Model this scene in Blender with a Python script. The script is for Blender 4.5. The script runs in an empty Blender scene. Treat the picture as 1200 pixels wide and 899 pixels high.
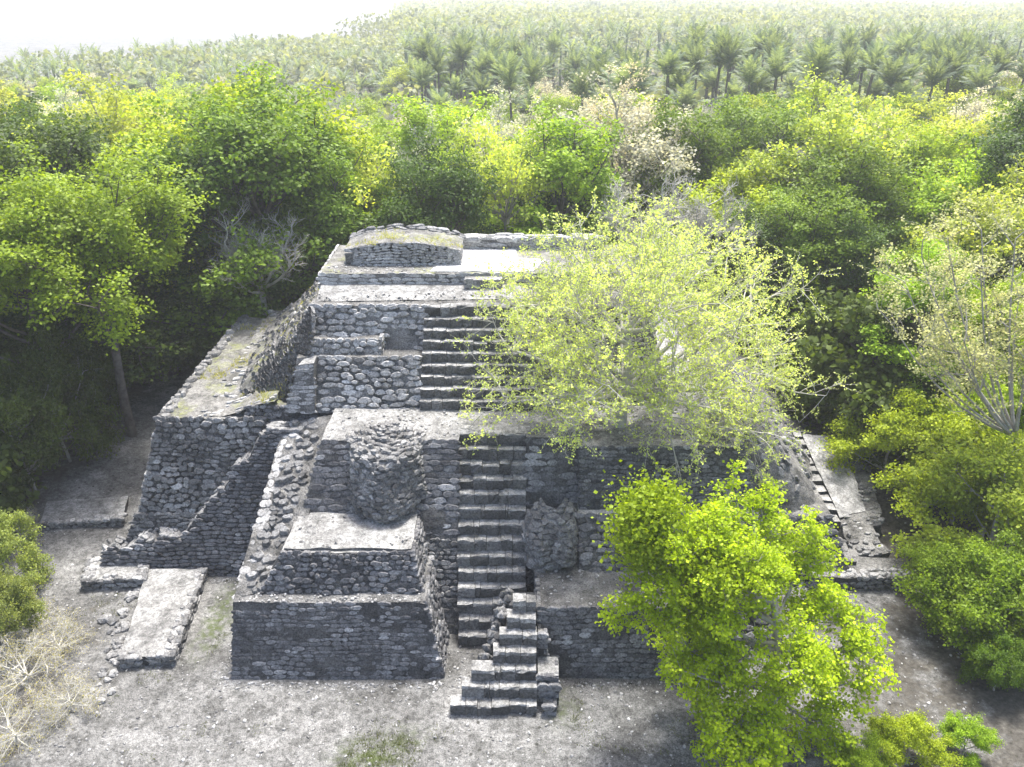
import bpy, math, random
import numpy as np
from mathutils import Vector

RNG = np.random.default_rng(7)
random.seed(7)
S = bpy.context.scene
COL = S.collection

# ------------------------------------------------------------------ camera
CAM_H, FPX, PITCH = 21.0, 971.0, math.radians(25.4)
cam_data = bpy.data.cameras.new("camera")
cam_data.sensor_width = 36.0
cam_data.lens = 36.0 * FPX / 1200.0
cam_data.clip_end = 6000.0
cam = bpy.data.objects.new("camera", cam_data)
cam.location = (0, 0, CAM_H)
cam.rotation_euler = (math.pi / 2 - PITCH, 0, 0)
COL.objects.link(cam)
S.camera = cam

# ------------------------------------------------------------------ sky and sun
SUN_EL, SUN_AZ = math.radians(66), math.radians(14)      # azimuth from +Y towards +X
world = bpy.data.worlds.new("World")
S.world = world
world.use_nodes = True
wn = world.node_tree
sky = wn.nodes.new("ShaderNodeTexSky")
sky.sky_type = 'NISHITA'
sky.sun_disc = False
sky.sun_elevation = SUN_EL
sky.sun_rotation = SUN_AZ
sky.air_density = 1.0
sky.dust_density = 4.0
sky.ozone_density = 1.0
wn.links.new(sky.outputs[0], wn.nodes["Background"].inputs[0])
wn.nodes["Background"].inputs[1].default_value = 0.15

sun_data = bpy.data.lights.new("sun", 'SUN')
sun_data.energy = 3.4
sun_data.angle = math.radians(10)
sun_data.color = (1.0, 0.98, 0.94)
sun = bpy.data.objects.new("sun", sun_data)
COL.objects.link(sun)
sd = Vector((math.sin(SUN_AZ) * math.cos(SUN_EL), math.cos(SUN_AZ) * math.cos(SUN_EL), math.sin(SUN_EL)))
sun.rotation_euler = (-sd).to_track_quat('-Z', 'Y').to_euler()
sun.location = (0, 0, 60)

S.view_settings.view_transform = 'Standard'
S.view_settings.look = 'None'
S.view_settings.gamma = 1.0
S.view_settings.exposure = 1.35
S.render.engine = 'CYCLES'
S.cycles.max_bounces = 5
S.cycles.diffuse_bounces = 2
S.cycles.glossy_bounces = 1
S.cycles.transmission_bounces = 2
S.cycles.volume_bounces = 2
S.cycles.transparent_max_bounces = 4
S.cycles.caustics_reflective = False
S.cycles.caustics_refractive = False
S.cycles.use_denoising = True
HAZE_DENSITY = 0.0007

# ------------------------------------------------------------------ helpers
def ray(px, py):
    a = (px - 600.0) / FPX
    b = -(py - 449.5) / FPX
    c, s = math.cos(PITCH), math.sin(PITCH)
    return np.array([a, c + b * s, -s + b * c])

def at(px, py, z=0.0):
    """point of the pixel's ray at height z"""
    r = ray(px, py)
    t = (z - CAM_H) / r[2]
    return np.array([r[0] * t, r[1] * t, z])

def atd(px, py, d):
    """point of the pixel's ray at ground distance d"""
    r = ray(px, py)
    t = d / r[1]
    return np.array([r[0] * t, d, CAM_H + r[2] * t])

def new_mesh(name, verts, faces_flat, face_sizes, tone=None, mats=(), mat_idx=None, smooth=False):
    verts = np.asarray(verts, dtype=np.float32)
    faces_flat = np.asarray(faces_flat, dtype=np.int32)
    face_sizes = np.asarray(face_sizes, dtype=np.int32)
    me = bpy.data.meshes.new(name)
    me.vertices.add(len(verts))
    me.vertices.foreach_set("co", verts.ravel())
    me.loops.add(len(faces_flat))
    me.loops.foreach_set("vertex_index", faces_flat)
    me.polygons.add(len(face_sizes))
    starts = np.concatenate([[0], np.cumsum(face_sizes)[:-1]]).astype(np.int32)
    me.polygons.foreach_set("loop_start", starts)
    if smooth:
        me.polygons.foreach_set("use_smooth", np.ones(len(face_sizes), dtype=bool))
    else:
        me.polygons.foreach_set("use_smooth", np.zeros(len(face_sizes), dtype=bool))
    for m in mats:
        me.materials.append(m)
    if mat_idx is not None:
        me.polygons.foreach_set("material_index", np.asarray(mat_idx, dtype=np.int32))
    if tone is not None:
        at_ = me.attributes.new("tone", 'FLOAT', 'FACE')
        at_.data.foreach_set("value", np.asarray(tone, dtype=np.float32))
    me.update(calc_edges=True)
    return me

def link(name, me, parent=None):
    o = bpy.data.objects.new(name, me)
    COL.objects.link(o)
    if parent is not None:
        o.parent = parent
    return o

def tag(o, label=None, category=None, group=None, kind=None):
    if label: o["label"] = label
    if category: o["category"] = category
    if group: o["group"] = group
    if kind: o["kind"] = kind
    return o

def empty(name, loc=(0, 0, 0)):
    o = bpy.data.objects.new(name, None)
    o.location = loc
    o.empty_display_size = 0.3
    COL.objects.link(o)
    return o

# cheap smooth value noise on arrays
_perm = RNG.random((64, 64, 64)).astype(np.float32)
def vnoise(p, scale=1.0):
    p = np.asarray(p, dtype=np.float64) * scale + 100.0
    i = np.floor(p).astype(int)
    f = p - i
    f = f * f * (3 - 2 * f)
    i0 = i % 64
    i1 = (i + 1) % 64
    def g(a, b, c): return _perm[a, b, c]
    x0, y0, z0 = i0[..., 0], i0[..., 1], i0[..., 2]
    x1, y1, z1 = i1[..., 0], i1[..., 1], i1[..., 2]
    fx, fy, fz = f[..., 0], f[..., 1], f[..., 2]
    a = g(x0, y0, z0) * (1 - fx) + g(x1, y0, z0) * fx
    b = g(x0, y1, z0) * (1 - fx) + g(x1, y1, z0) * fx
    c = g(x0, y0, z1) * (1 - fx) + g(x1, y0, z1) * fx
    d = g(x0, y1, z1) * (1 - fx) + g(x1, y1, z1) * fx
    return (a * (1 - fy) + b * fy) * (1 - fz) + (c * (1 - fy) + d * fy) * fz

# ------------------------------------------------------------------ materials
def mat(name):
    m = bpy.data.materials.new(name)
    m.use_nodes = True
    nt = m.node_tree
    b = nt.nodes["Principled BSDF"]
    b.inputs["Roughness"].default_value = 0.9
    b.inputs["Specular IOR Level"].default_value = 0.15
    return m, nt, b

def node(nt, t, **kw):
    n = nt.nodes.new(t)
    for k, v in kw.items():
        if k.startswith("i_"):
            n.inputs[k[2:].replace("_", " ")].default_value = v
        else:
            setattr(n, k, v)
    return n

def ramp(nt, fac, stops):
    r = nt.nodes.new("ShaderNodeValToRGB")
    e = r.color_ramp.elements
    e[0].position, e[0].color = stops[0][0], (*stops[0][1], 1)
    e[1].position, e[1].color = stops[-1][0], (*stops[-1][1], 1)
    for p, c in stops[1:-1]:
        x = e.new(p)
        x.color = (*c, 1)
    nt.links.new(fac, r.inputs[0])
    return r.outputs[0]

def mix(nt, mode, fac, a, b):
    n = nt.nodes.new("ShaderNodeMix")
    n.data_type = 'RGBA'
    n.blend_type = mode
    for sock, v in ((n.inputs[0], fac), (n.inputs[6], a), (n.inputs[7], b)):
        if isinstance(v, (int, float)):
            sock.default_value = v
        elif isinstance(v, tuple):
            sock.default_value = (*v, 1) if len(v) == 3 else v
        else:
            nt.links.new(v, sock)
    return n.outputs[2]

def noise(nt, scale, detail=4, rough=0.6, vec=None):
    n = node(nt, "ShaderNodeTexNoise")
    n.inputs["Scale"].default_value = scale
    n.inputs["Detail"].default_value = detail
    n.inputs["Roughness"].default_value = rough
    if vec is not None:
        nt.links.new(vec, n.inputs["Vector"])
    return n.outputs["Fac"]

def geo_pos(nt):
    return nt.nodes.new("ShaderNodeNewGeometry").outputs["Position"]

def bump(nt, b, h, strength=0.6, dist=0.03):
    n = nt.nodes.new("ShaderNodeBump")
    n.inputs["Strength"].default_value = strength
    n.inputs["Distance"].default_value = dist
    nt.links.new(h, n.inputs["Height"])
    nt.links.new(n.outputs[0], b.inputs["Normal"])

def math_node(nt, op, a, b=None, clamp=False):
    n = nt.nodes.new("ShaderNodeMath")
    n.operation = op
    n.use_clamp = clamp
    for s, v in ((n.inputs[0], a), (n.inputs[1], b)):
        if v is None: continue
        if isinstance(v, (int, float)): s.default_value = v
        else: nt.links.new(v, s)
    return n.outputs[0]

def stone_material(name, dark, mid, light, stain=0.5, lichen=0.35):
    """weathered limestone: each block its own tone, black algae stains, pale lichen"""
    m, nt, b = mat(name)
    pos = geo_pos(nt)
    t = nt.nodes.new("ShaderNodeAttribute")
    t.attribute_name = "tone"
    base = ramp(nt, t.outputs["Fac"], [(0.0, dark), (0.5, mid), (1.0, light)])
    n1 = noise(nt, 0.55, 5, 0.62, pos)
    st = ramp(nt, n1, [(0.42, (0, 0, 0)), (0.62, (1, 1, 1))])
    stf = math_node(nt, 'MULTIPLY', st, stain)
    c = mix(nt, 'MIX', stf, base, (dark[0] * .7, dark[1] * .7, dark[2] * .75))
    n2 = noise(nt, 2.6, 6, 0.7, pos)
    li = ramp(nt, n2, [(0.58, (0, 0, 0)), (0.70, (1, 1, 1))])
    lif = math_node(nt, 'MULTIPLY', li, lichen)
    c = mix(nt, 'MIX', lif, c, light)
    n3 = noise(nt, 14.0, 4, 0.7, pos)
    sp = ramp(nt, n3, [(0.33, (0.25, 0.25, 0.25)), (0.5, (1.0, 1.0, 1.0)), (0.66, (1.6, 1.6, 1.6))])
    c = mix(nt, 'MULTIPLY', 0.8, c, sp)
    nt.links.new(c, b.inputs["Base Color"])
    h = noise(nt, 22.0, 5, 0.7, pos)
    bump(nt, b, h, 0.7, 0.03)
    return m

M_STONE_DARK = stone_material("dark_limestone", (0.06, 0.059, 0.061), (0.172, 0.17, 0.172), (0.40, 0.395, 0.39), 0.45, 0.45)
M_STONE_GREY = stone_material("grey_limestone", (0.075, 0.073, 0.071), (0.20, 0.197, 0.191), (0.42, 0.413, 0.40), 0.4, 0.45)
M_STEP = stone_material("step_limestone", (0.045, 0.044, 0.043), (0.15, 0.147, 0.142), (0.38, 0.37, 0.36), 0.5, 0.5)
M_STONE_PALE = stone_material("pale_limestone", (0.14, 0.137, 0.132), (0.33, 0.324, 0.313), (0.54, 0.53, 0.51), 0.3, 0.45)

def core_material(name, a, b_, scale):
    m, nt, b = mat(name)
    pos = geo_pos(nt)
    v = node(nt, "ShaderNodeTexVoronoi")
    v.inputs["Scale"].default_value = scale
    nt.links.new(pos, v.inputs["Vector"])
    n1 = noise(nt, 1.3, 5, 0.65, pos)
    n2 = noise(nt, 18, 4, 0.7, pos)
    c = ramp(nt, n1, [(0.35, a), (0.68, b_)])
    c = mix(nt, 'MULTIPLY', 0.8, c, ramp(nt, n2, [(0.34, (0.25, 0.25, 0.25)), (0.5, (1, 1, 1)), (0.68, (1.6, 1.6, 1.6))]))
    nt.links.new(c, b.inputs["Base Color"])
    h = math_node(nt, 'SUBTRACT', n2, v.outputs["Distance"])
    bump(nt, b, h, 0.9, 0.06)
    return m
M_CORE_DARK = core_material("dark_mortar", (0.045, 0.045, 0.047), (0.12, 0.119, 0.118), 4.0)
M_CORE_GREY = core_material("grey_mortar", (0.09, 0.088, 0.085), (0.23, 0.226, 0.218), 4.0)
M_RUBBLE = core_material("rubble_fill", (0.075, 0.073, 0.068), (0.24, 0.233, 0.22), 5.0)

def floor_material(name, a, b_, moss=None, moss_amt=0.0):
    m, nt, b = mat(name)
    pos = geo_pos(nt)
    n1 = noise(nt, 0.9, 6, 0.7, pos)
    c = ramp(nt, n1, [(0.32, a), (0.66, b_)])
    damp = ramp(nt, noise(nt, 2.2, 6, 0.72, pos), [(0.38, (0.45, 0.45, 0.44)), (0.58, (1.12, 1.12, 1.12))])
    c = mix(nt, 'MULTIPLY', 0.7, c, damp)
    n2 = noise(nt, 9.0, 5, 0.75, pos)
    c = mix(nt, 'MULTIPLY', 0.75, c, ramp(nt, n2, [(0.33, (0.28, 0.28, 0.28)), (0.52, (1.0, 1.0, 1.0)), (0.66, (1.45, 1.45, 1.45))]))
    n4 = noise(nt, 30.0, 3, 0.7, pos)
    c = mix(nt, 'MULTIPLY', 0.6, c, ramp(nt, n4, [(0.36, (0.35, 0.35, 0.35)), (0.50, (1.0, 1.0, 1.0)), (0.64, (1.4, 1.4, 1.4))]))
    if moss is not None:
        n3 = noise(nt, 0.7, 4, 0.6, pos)
        n5 = noise(nt, 6.0, 4, 0.7, pos)
        k = math_node(nt, 'MULTIPLY', ramp(nt, n3, [(0.5, (0, 0, 0)), (0.62, (1, 1, 1))]), ramp(nt, n5, [(0.4, (0, 0, 0)), (0.6, (1, 1, 1))]))
        k = math_node(nt, 'MULTIPLY', k, moss_amt)
        c = mix(nt, 'MIX', k, c, moss)
    nt.links.new(c, b.inputs["Base Color"])
    h = math_node(nt, 'ADD', n2, n4)
    bump(nt, b, h, 0.5, 0.04)
    return m
M_FLOOR = floor_material("terrace_plaster", (0.17, 0.167, 0.16), (0.38, 0.374, 0.358))
M_FLOOR_GRASS = floor_material("grassy_terrace", (0.12, 0.117, 0.107), (0.27, 0.262, 0.246), (0.22, 0.24, 0.06), 0.6)
M_PLASTER = floor_material("glare_plaster", (0.45, 0.445, 0.43), (0.72, 0.71, 0.69))

def ground_material():
    m, nt, b = mat("bare_ground")
    pos = geo_pos(nt)
    n1 = noise(nt, 0.35, 6, 0.65, pos)
    c = ramp(nt, n1, [(0.30, (0.095, 0.092, 0.087)), (0.50, (0.182, 0.179, 0.171)), (0.70, (0.265, 0.26, 0.249))])
    n2 = noise(nt, 7.0, 5, 0.75, pos)
    c = mix(nt, 'MULTIPLY', 0.8, c, ramp(nt, n2, [(0.34, (0.30, 0.30, 0.30)), (0.50, (0.95, 0.95, 0.95)), (0.66, (1.4, 1.4, 1.4))]))
    n4 = noise(nt, 26.0, 3, 0.75, pos)
    c = mix(nt, 'MULTIPLY', 0.7, c, ramp(nt, n4, [(0.37, (0.3, 0.3, 0.3)), (0.50, (1.0, 1.0, 1.0)), (0.64, (1.4, 1.4, 1.4))]))
    # small dark tufts and holes
    v = node(nt, "ShaderNodeTexVoronoi")
    v.inputs["Scale"].default_value = 2.4
    nt.links.new(pos, v.inputs["Vector"])
    nv = noise(nt, 9.0, 3, 0.6, pos)
    d = math_node(nt, 'ADD', v.outputs["Distance"], math_node(nt, 'MULTIPLY', nv, 0.22))
    spot = ramp(nt, d, [(0.21, (1, 1, 1)), (0.29, (0, 0, 0))])
    patch = ramp(nt, noise(nt, 0.25, 2, 0.5, pos), [(0.36, (0, 0, 0)), (0.56, (1, 1, 1))])
    c = mix(nt, 'MIX', math_node(nt, 'MULTIPLY', spot, patch), c, (0.05, 0.049, 0.042))
    damp = ramp(nt, noise(nt, 1.7, 5, 0.7, pos), [(0.40, (0.5, 0.5, 0.49)), (0.56, (1.08, 1.08, 1.08))])
    c = mix(nt, 'MULTIPLY', 0.75, c, damp)
    # leaf litter: attribute painted per vertex by distance to the trees
    a = nt.nodes.new("ShaderNodeAttribute")
    a.attribute_name = "litter"
    lit = math_node(nt, 'ADD', a.outputs["Fac"], math_node(nt, 'MULTIPLY', math_node(nt, 'SUBTRACT', noise(nt, 0.8, 5, 0.7, pos), 0.5), 1.6))
    litf = ramp(nt, lit, [(0.42, (0, 0, 0)), (0.62, (1, 1, 1))])
    brown = ramp(nt, noise(nt, 5.0, 5, 0.75, pos), [(0.3, (0.03, 0.027, 0.022)), (0.6, (0.105, 0.097, 0.083)), (0.75, (0.19, 0.178, 0.155))])
    c = mix(nt, 'MIX', litf, c, brown)
    g = nt.nodes.new("ShaderNodeAttribute")
    g.attribute_name = "moss"
    gf = math_node(nt, 'MULTIPLY', g.outputs["Fac"], ramp(nt, noise(nt, 3.0, 5, 0.75, pos), [(0.42, (0, 0, 0)), (0.6, (1, 1, 1))]))
    c = mix(nt, 'MIX', gf, c, (0.075, 0.095, 0.03))
    nt.links.new(c, b.inputs["Base Color"])
    h = math_node(nt, 'ADD', n2, n4)
    bump(nt, b, h, 0.55, 0.05)
    return m
M_GROUND = ground_material()

def leaf_material(name, trans=0.45, var=0.5, trans_tint=(1.25, 1.2, 0.5)):
    """foliage: colour of the tree (object colour), per-leaf tone, light through the leaf"""
    m, nt, b = mat(name)
    oi = nt.nodes.new("ShaderNodeObjectInfo")
    t = nt.nodes.new("ShaderNodeAttribute")
    t.attribute_name = "tone"
    lo = 1.0 - var * 0.75
    hi = 1.0 + var * 0.8
    v = ramp(nt, t.outputs["Fac"], [(0.0, (lo, lo, lo * 1.0)), (0.6, (1, 1, 1)), (1.0, (hi * 1.08, hi, hi * 0.8))])
    c = mix(nt, 'MULTIPLY', 1.0, oi.outputs["Color"], v)
    nt.links.new(c, b.inputs["Base Color"])
    b.inputs["Roughness"].default_value = 0.55
    b.inputs["Specular IOR Level"].default_value = 0.3
    tr = nt.nodes.new("ShaderNodeBsdfTranslucent")
    ct = mix(nt, 'MULTIPLY', 1.0, c, trans_tint)
    nt.links.new(ct, tr.inputs["Color"])
    mx = nt.nodes.new("ShaderNodeMixShader")
    mx.inputs[0].default_value = trans
    nt.links.new(b.outputs[0], mx.inputs[1])
    nt.links.new(tr.outputs[0], mx.inputs[2])
    out = [n for n in nt.nodes if n.type == 'OUTPUT_MATERIAL'][0]
    nt.links.new(mx.outputs[0], out.inputs["Surface"])
    return m
M_LEAF = leaf_material("foliage")
M_LEAF_PALE = leaf_material("pale_foliage", 0.4, 0.5, (1.1, 1.08, 0.85))

def bark_material(name, a, b_):
    m, nt, b = mat(name)
    pos = geo_pos(nt)
    c = ramp(nt, noise(nt, 3.0, 5, 0.7, pos), [(0.32, a), (0.68, b_)])
    nt.links.new(c, b.inputs["Base Color"])
    bump(nt, b, noise(nt, 14, 4, 0.7, pos), 0.5, 0.02)
    return m
M_BARK = bark_material("brown_bark", (0.07, 0.06, 0.048), (0.19, 0.165, 0.14))
M_BARK_PALE = bark_material("pale_bark", (0.22, 0.205, 0.18), (0.46, 0.44, 0.40))
M_TWIG_PALE = bark_material("whitish_bark", (0.34, 0.32, 0.27), (0.60, 0.58, 0.52))
M_TWIG_DRY = bark_material("dry_twig", (0.42, 0.40, 0.34), (0.68, 0.65, 0.57))

# ------------------------------------------------------------------ ground, the large sheet
def smooth(e0, e1, x):
    t = np.clip((x - e0) / (e1 - e0), 0, 1)
    return t * t * (3 - 2 * t)

def ground_z(x, y):
    x = np.asarray(x, float); y = np.asarray(y, float)
    p = np.stack([x, y, np.zeros_like(x)], -1)
    near = 1 - smooth(90, 140, np.hypot(x, y - 30))
    z = (vnoise(p, 0.22) - 0.5) * 0.28 + (vnoise(p, 0.8) - 0.5) * 0.09
    z = z * (0.4 + 0.6 * smooth(14, 22, np.hypot(x, y - 30)))
    # the bare banks beside the temple climb gently towards the forest
    z = z + 0.9 * smooth(15.5, 22, -x) * smooth(28, 36, y) * near
    z = z + 1.3 * smooth(13, 19, x) * smooth(29, 40, y) * near
    far = smooth(120, 400, y)
    z = z + far * (vnoise(p, 0.006) - 0.5) * 6.0
    return z - 0.02

def build_ground():
    def axis(lo, hi, step, ext):
        a = np.arange(lo, hi + 1e-6, step)
        out = []
        s, v = step, hi
        while v < ext:
            s *= 1.3; v += s; out.append(min(v, ext))
        neg = []
        s, v = step, lo
        while v > -ext:
            s *= 1.3; v -= s; neg.append(max(v, -ext))
        return np.concatenate([neg[::-1], a, out])
    xs = axis(-32, 32, 0.4, 1600)
    ys = axis(8, 56, 0.4, 1600)
    X, Y = np.meshgrid(xs, ys)
    Z = ground_z(X, Y)
    nx, ny = len(xs), len(ys)
    v = np.stack([X, Y, Z], -1).reshape(-1, 3)
    i = np.arange(nx * ny).reshape(ny, nx)
    f = np.stack([i[:-1, :-1], i[:-1, 1:], i[1:, 1:], i[1:, :-1]], -1).reshape(-1, 4)
    me = new_mesh("ground", v, f.ravel(), np.full(len(f), 4), mats=[M_GROUND], smooth=True)
    x, y = v[:, 0], v[:, 1]
    lit = np.maximum.reduce([smooth(-17.5, -24, x) * smooth(26, 34, y), smooth(12.0, 17, x) * smooth(40, 30, y), smooth(42, 48, y), smooth(17, 24, x)])
    lit = np.maximum(lit, 0.55 * smooth(8.5, 11.5, x) * smooth(26, 23, y))
    lit = np.maximum(lit, 0.5 * smooth(-12, -16, x) * smooth(27, 22, y))
    lit = lit * (1 - smooth(200, 300, y))
    a = me.attributes.new("litter", 'FLOAT', 'POINT')
    a.data.foreach_set("value", lit.astype(np.float32))
    def blob(px, py, rx, ry):
        c = at(px, py, 0)
        return np.clip(1.3 - np.hypot((x - c[0]) / rx, (y - c[1]) / ry), 0, 1)
    mo = np.maximum.reduce([blob(255, 725, 0.55, 2.1), blob(430, 885, 1.1, 0.7), blob(660, 830, 0.5, 0.8) * 0.7, blob(470, 865, 0.9, 0.5) * 0.6])
    a = me.attributes.new("moss", 'FLOAT', 'POINT')
    a.data.foreach_set("value", mo.astype(np.float32))
    o = link("ground", me)
    tag(o, "bare pale grey earth around the temple, leaf litter under the trees", "ground", kind="structure")
build_ground()

# ------------------------------------------------------------------ masonry
class Stones:
    """collects stones laid on a surface; each stone is a bevelled, uneven block"""
    K = 8
    def __init__(self):
        self.items = []        # list of dict per wall
STONE_SETS = []

def lay_stones(wall_obj, func, ulen, vlen, h=(0.16, 0.24), w=(0.22, 0.45), proud=(0.02, 0.07),
               irregular=0.12, square=4.0, keep=None, jitter=0.0, mats=None, tone_bias=0.0, rng=None,
               gap=0.012, big=False, undul=0.0, tone_fn=None, back=0.10, skip=0.0):
    """func(u, v) -> points for u, v in 0..1 (arrays); lays courses from v=0 to v=1"""
    rng = rng or np.random.default_rng(int(RNG.integers(1 << 30)))
    us, vs, sw, sh = [], [], [], []
    y = 0.0
    while y < vlen:
        hh = rng.uniform(*h)
        x = -rng.uniform(0, w[1])
        while x < ulen:
            ww = rng.uniform(*w) * (0.75 + 0.5 * hh / max(h[1], 1e-3))
            xc = x + ww / 2
            if 0.0 - ww * .3 < xc < ulen + ww * .3:
                us.append(np.clip(xc, ww * .35, ulen - ww * .35) if ulen > ww else ulen / 2)
                vs.append(y + hh / 2)
                sw.append(ww); sh.append(hh)
            x += ww
        y += hh
    us = np.array(us); vs = np.array(vs); sw = np.array(sw); sh = np.array(sh)
    n = len(us)
    us = us + rng.normal(0, 1, n) * jitter * sw
    vs = vs + rng.normal(0, 1, n) * jitter * sh
    if undul:
        vs = vs + undul * np.sin(us * 1.7 + rng.uniform(0, 6)) + undul * 0.6 * np.sin(us * 4.1 + 1.0)
    u = np.clip(us / ulen, 0.002, 0.998); v = np.clip(vs / vlen, 0.01, 0.995)
    ok = np.ones(n, bool)
    if keep is not None:
        ok &= keep(u, v, rng)
    if skip:
        ok &= rng.random(n) > skip
    u, v, sw, sh = u[ok], v[ok], sw[ok], sh[ok]
    n = len(u)
    if n == 0:
        return
    e = 1e-3
    C = func(u, v)
    T = func(np.minimum(u + e, 1), v) - func(np.maximum(u - e, 0), v)
    B = func(u, np.minimum(v + e, 1)) - func(u, np.maximum(v - e, 0))
    T /= np.linalg.norm(T, axis=1, keepdims=True) + 1e-9
    B -= T * np.sum(T * B, axis=1, keepdims=True)
    B /= np.linalg.norm(B, axis=1, keepdims=True) + 1e-9
    N = np.cross(T, B)
    # small random tilt of each stone
    tl = rng.normal(0, 0.05 + 0.25 * irregular, (n, 2))
    N = N + T * tl[:, :1] + B * tl[:, 1:]
    N /= np.linalg.norm(N, axis=1, keepdims=True)
    K = 8
    ang = (np.arange(K) + 0.5) / K * 2 * np.pi
    ca, sa = np.cos(ang), np.sin(ang)
    sup = (np.abs(ca) ** square + np.abs(sa) ** square) ** (-1 / square)
    rad = sup[None] * (1 + rng.normal(0, irregular, (n, K)))
    rot = rng.normal(0, 0.12 * irregular / 0.12 * 0.5, n)
    a = rad * ca[None] * (sw[:, None] / 2 - gap)
    b = rad * sa[None] * (sh[:, None] / 2 - gap)
    a, b = a * np.cos(rot)[:, None] - b * np.sin(rot)[:, None], a * np.sin(rot)[:, None] + b * np.cos(rot)[:, None]
    p = rng.uniform(*proud, n)
    def ringv(scale, depth):
        return (C[:, None] + (a * scale)[..., None] * T[:, None] + (b * scale)[..., None] * B[:, None] + depth[:, None, None] * N[:, None])
    r0 = ringv(0.98, np.full(n, -back))
    r1 = ringv(1.0, p * 0.35)
    r2 = ringv(0.74, p + rng.normal(0, 0.008, n))
    verts = np.stack([r0, r1, r2], 1)           # n,3,K,3
    tone = 0.43 + 0.38 * (vnoise(C, 0.9) - 0.5) + 0.28 * (vnoise(C + 31.7, 2.7) - 0.5) + rng.normal(0, 0.13, n) + tone_bias
    tone = np.clip(tone + 0.42 * (rng.random(n) < 0.035), 0, 1)
    if tone_fn is not None:
        tone = np.clip(tone + tone_fn(C, rng), 0, 1)
    STONE_SETS.append(dict(obj=wall_obj, verts=verts, tone=tone, C=C, size=np.sqrt(sw * sh) * 0.6 + 0.4 * sw, mats=mats))

_j = np.arange(8)
_jn = (_j + 1) % 8
STONE_F = np.concatenate([np.stack([_j, _jn, _jn + 8, _j + 8], 1).ravel(), np.stack([_j + 8, _jn + 8, _jn + 16, _j + 16], 1).ravel(), _j + 16])
STONE_N = np.concatenate([np.full(16, 4), [8]])

def finish_stones(single_budget=300):
    """the stones that show largest become parts of their own, the rest one masonry mesh for each wall"""
    roots = {}
    for k, s in enumerate(STONE_SETS):
        r = s["obj"]
        while r.parent is not None: r = r.parent
        roots.setdefault(r.name, []).append(k)
    for rname, ks in roots.items():
        px = np.concatenate([STONE_SETS[k]["size"] * FPX / np.maximum(np.linalg.norm(STONE_SETS[k]["C"] - np.array([0, 0, CAM_H]), axis=1), 1) for k in ks])
        # out-of-frame stones do not count
        thr = np.sort(px)[-single_budget] if len(px) > single_budget else 0
        for k in ks:
            s = STONE_SETS[k]
            p = s["size"] * FPX / np.linalg.norm(s["C"] - np.array([0, 0, CAM_H]), axis=1)
            big = (p >= thr) & (p > 9.0)
            for q in np.nonzero(big)[0]:
                me = new_mesh("stone", s["verts"][q].reshape(-1, 3), STONE_F, STONE_N, tone=np.full(17, s["tone"][q]), mats=[s["mats"]])
                link("stone", me, s["obj"])
            rest = ~big
            n = int(rest.sum())
            if n:
                off = (np.arange(n) * 24)[:, None]
                f = (STONE_F[None] + off).ravel()
                me = new_mesh("masonry", s["verts"][rest].reshape(-1, 3), f, np.tile(STONE_N, n), tone=np.repeat(s["tone"][rest], 17), mats=[s["mats"]])
                o = link("masonry", me, s["obj"])
                o["kind"] = "stuff"

def patch(bl, br, tr, tl, bulge=0.0):
    bl, br, tr, tl = [np.asarray(q, float) for q in (bl, br, tr, tl)]
    def f(u, v):
        u = np.asarray(u)[..., None]; v = np.asarray(v)[..., None]
        P = (bl * (1 - u) + br * u) * (1 - v) + (tl * (1 - u) + tr * u) * v
        if bulge:
            n = np.cross(br - bl, tl - bl); n /= np.linalg.norm(n)
            w = vnoise(P, 0.55)[..., None]
            P = P + n * bulge * w
        return P
    ul = 0.5 * (np.linalg.norm(br - bl) + np.linalg.norm(tr - tl))
    vl = 0.5 * (np.linalg.norm(tl - bl) + np.linalg.norm(tr - br))
    return f, ul, vl

def grid_mesh(name, f, nu, nv, mats, smooth_=False, rough=0.0, closed_back=None):
    u, v = np.meshgrid(np.linspace(0, 1, nu), np.linspace(0, 1, nv))
    P = f(u.ravel(), v.ravel())
    if rough:
        P = P + (np.stack([vnoise(P + k * 17.3, 2.3) for k in range(3)], -1) - 0.5) * 2 * rough
    i = np.arange(nu * nv).reshape(nv, nu)
    F = np.stack([i[:-1, :-1], i[:-1, 1:], i[1:, 1:], i[1:, :-1]], -1).reshape(-1, 4)
    return new_mesh(name, P, F.ravel(), np.full(len(F), 4), mats=mats, smooth=smooth_)

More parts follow.
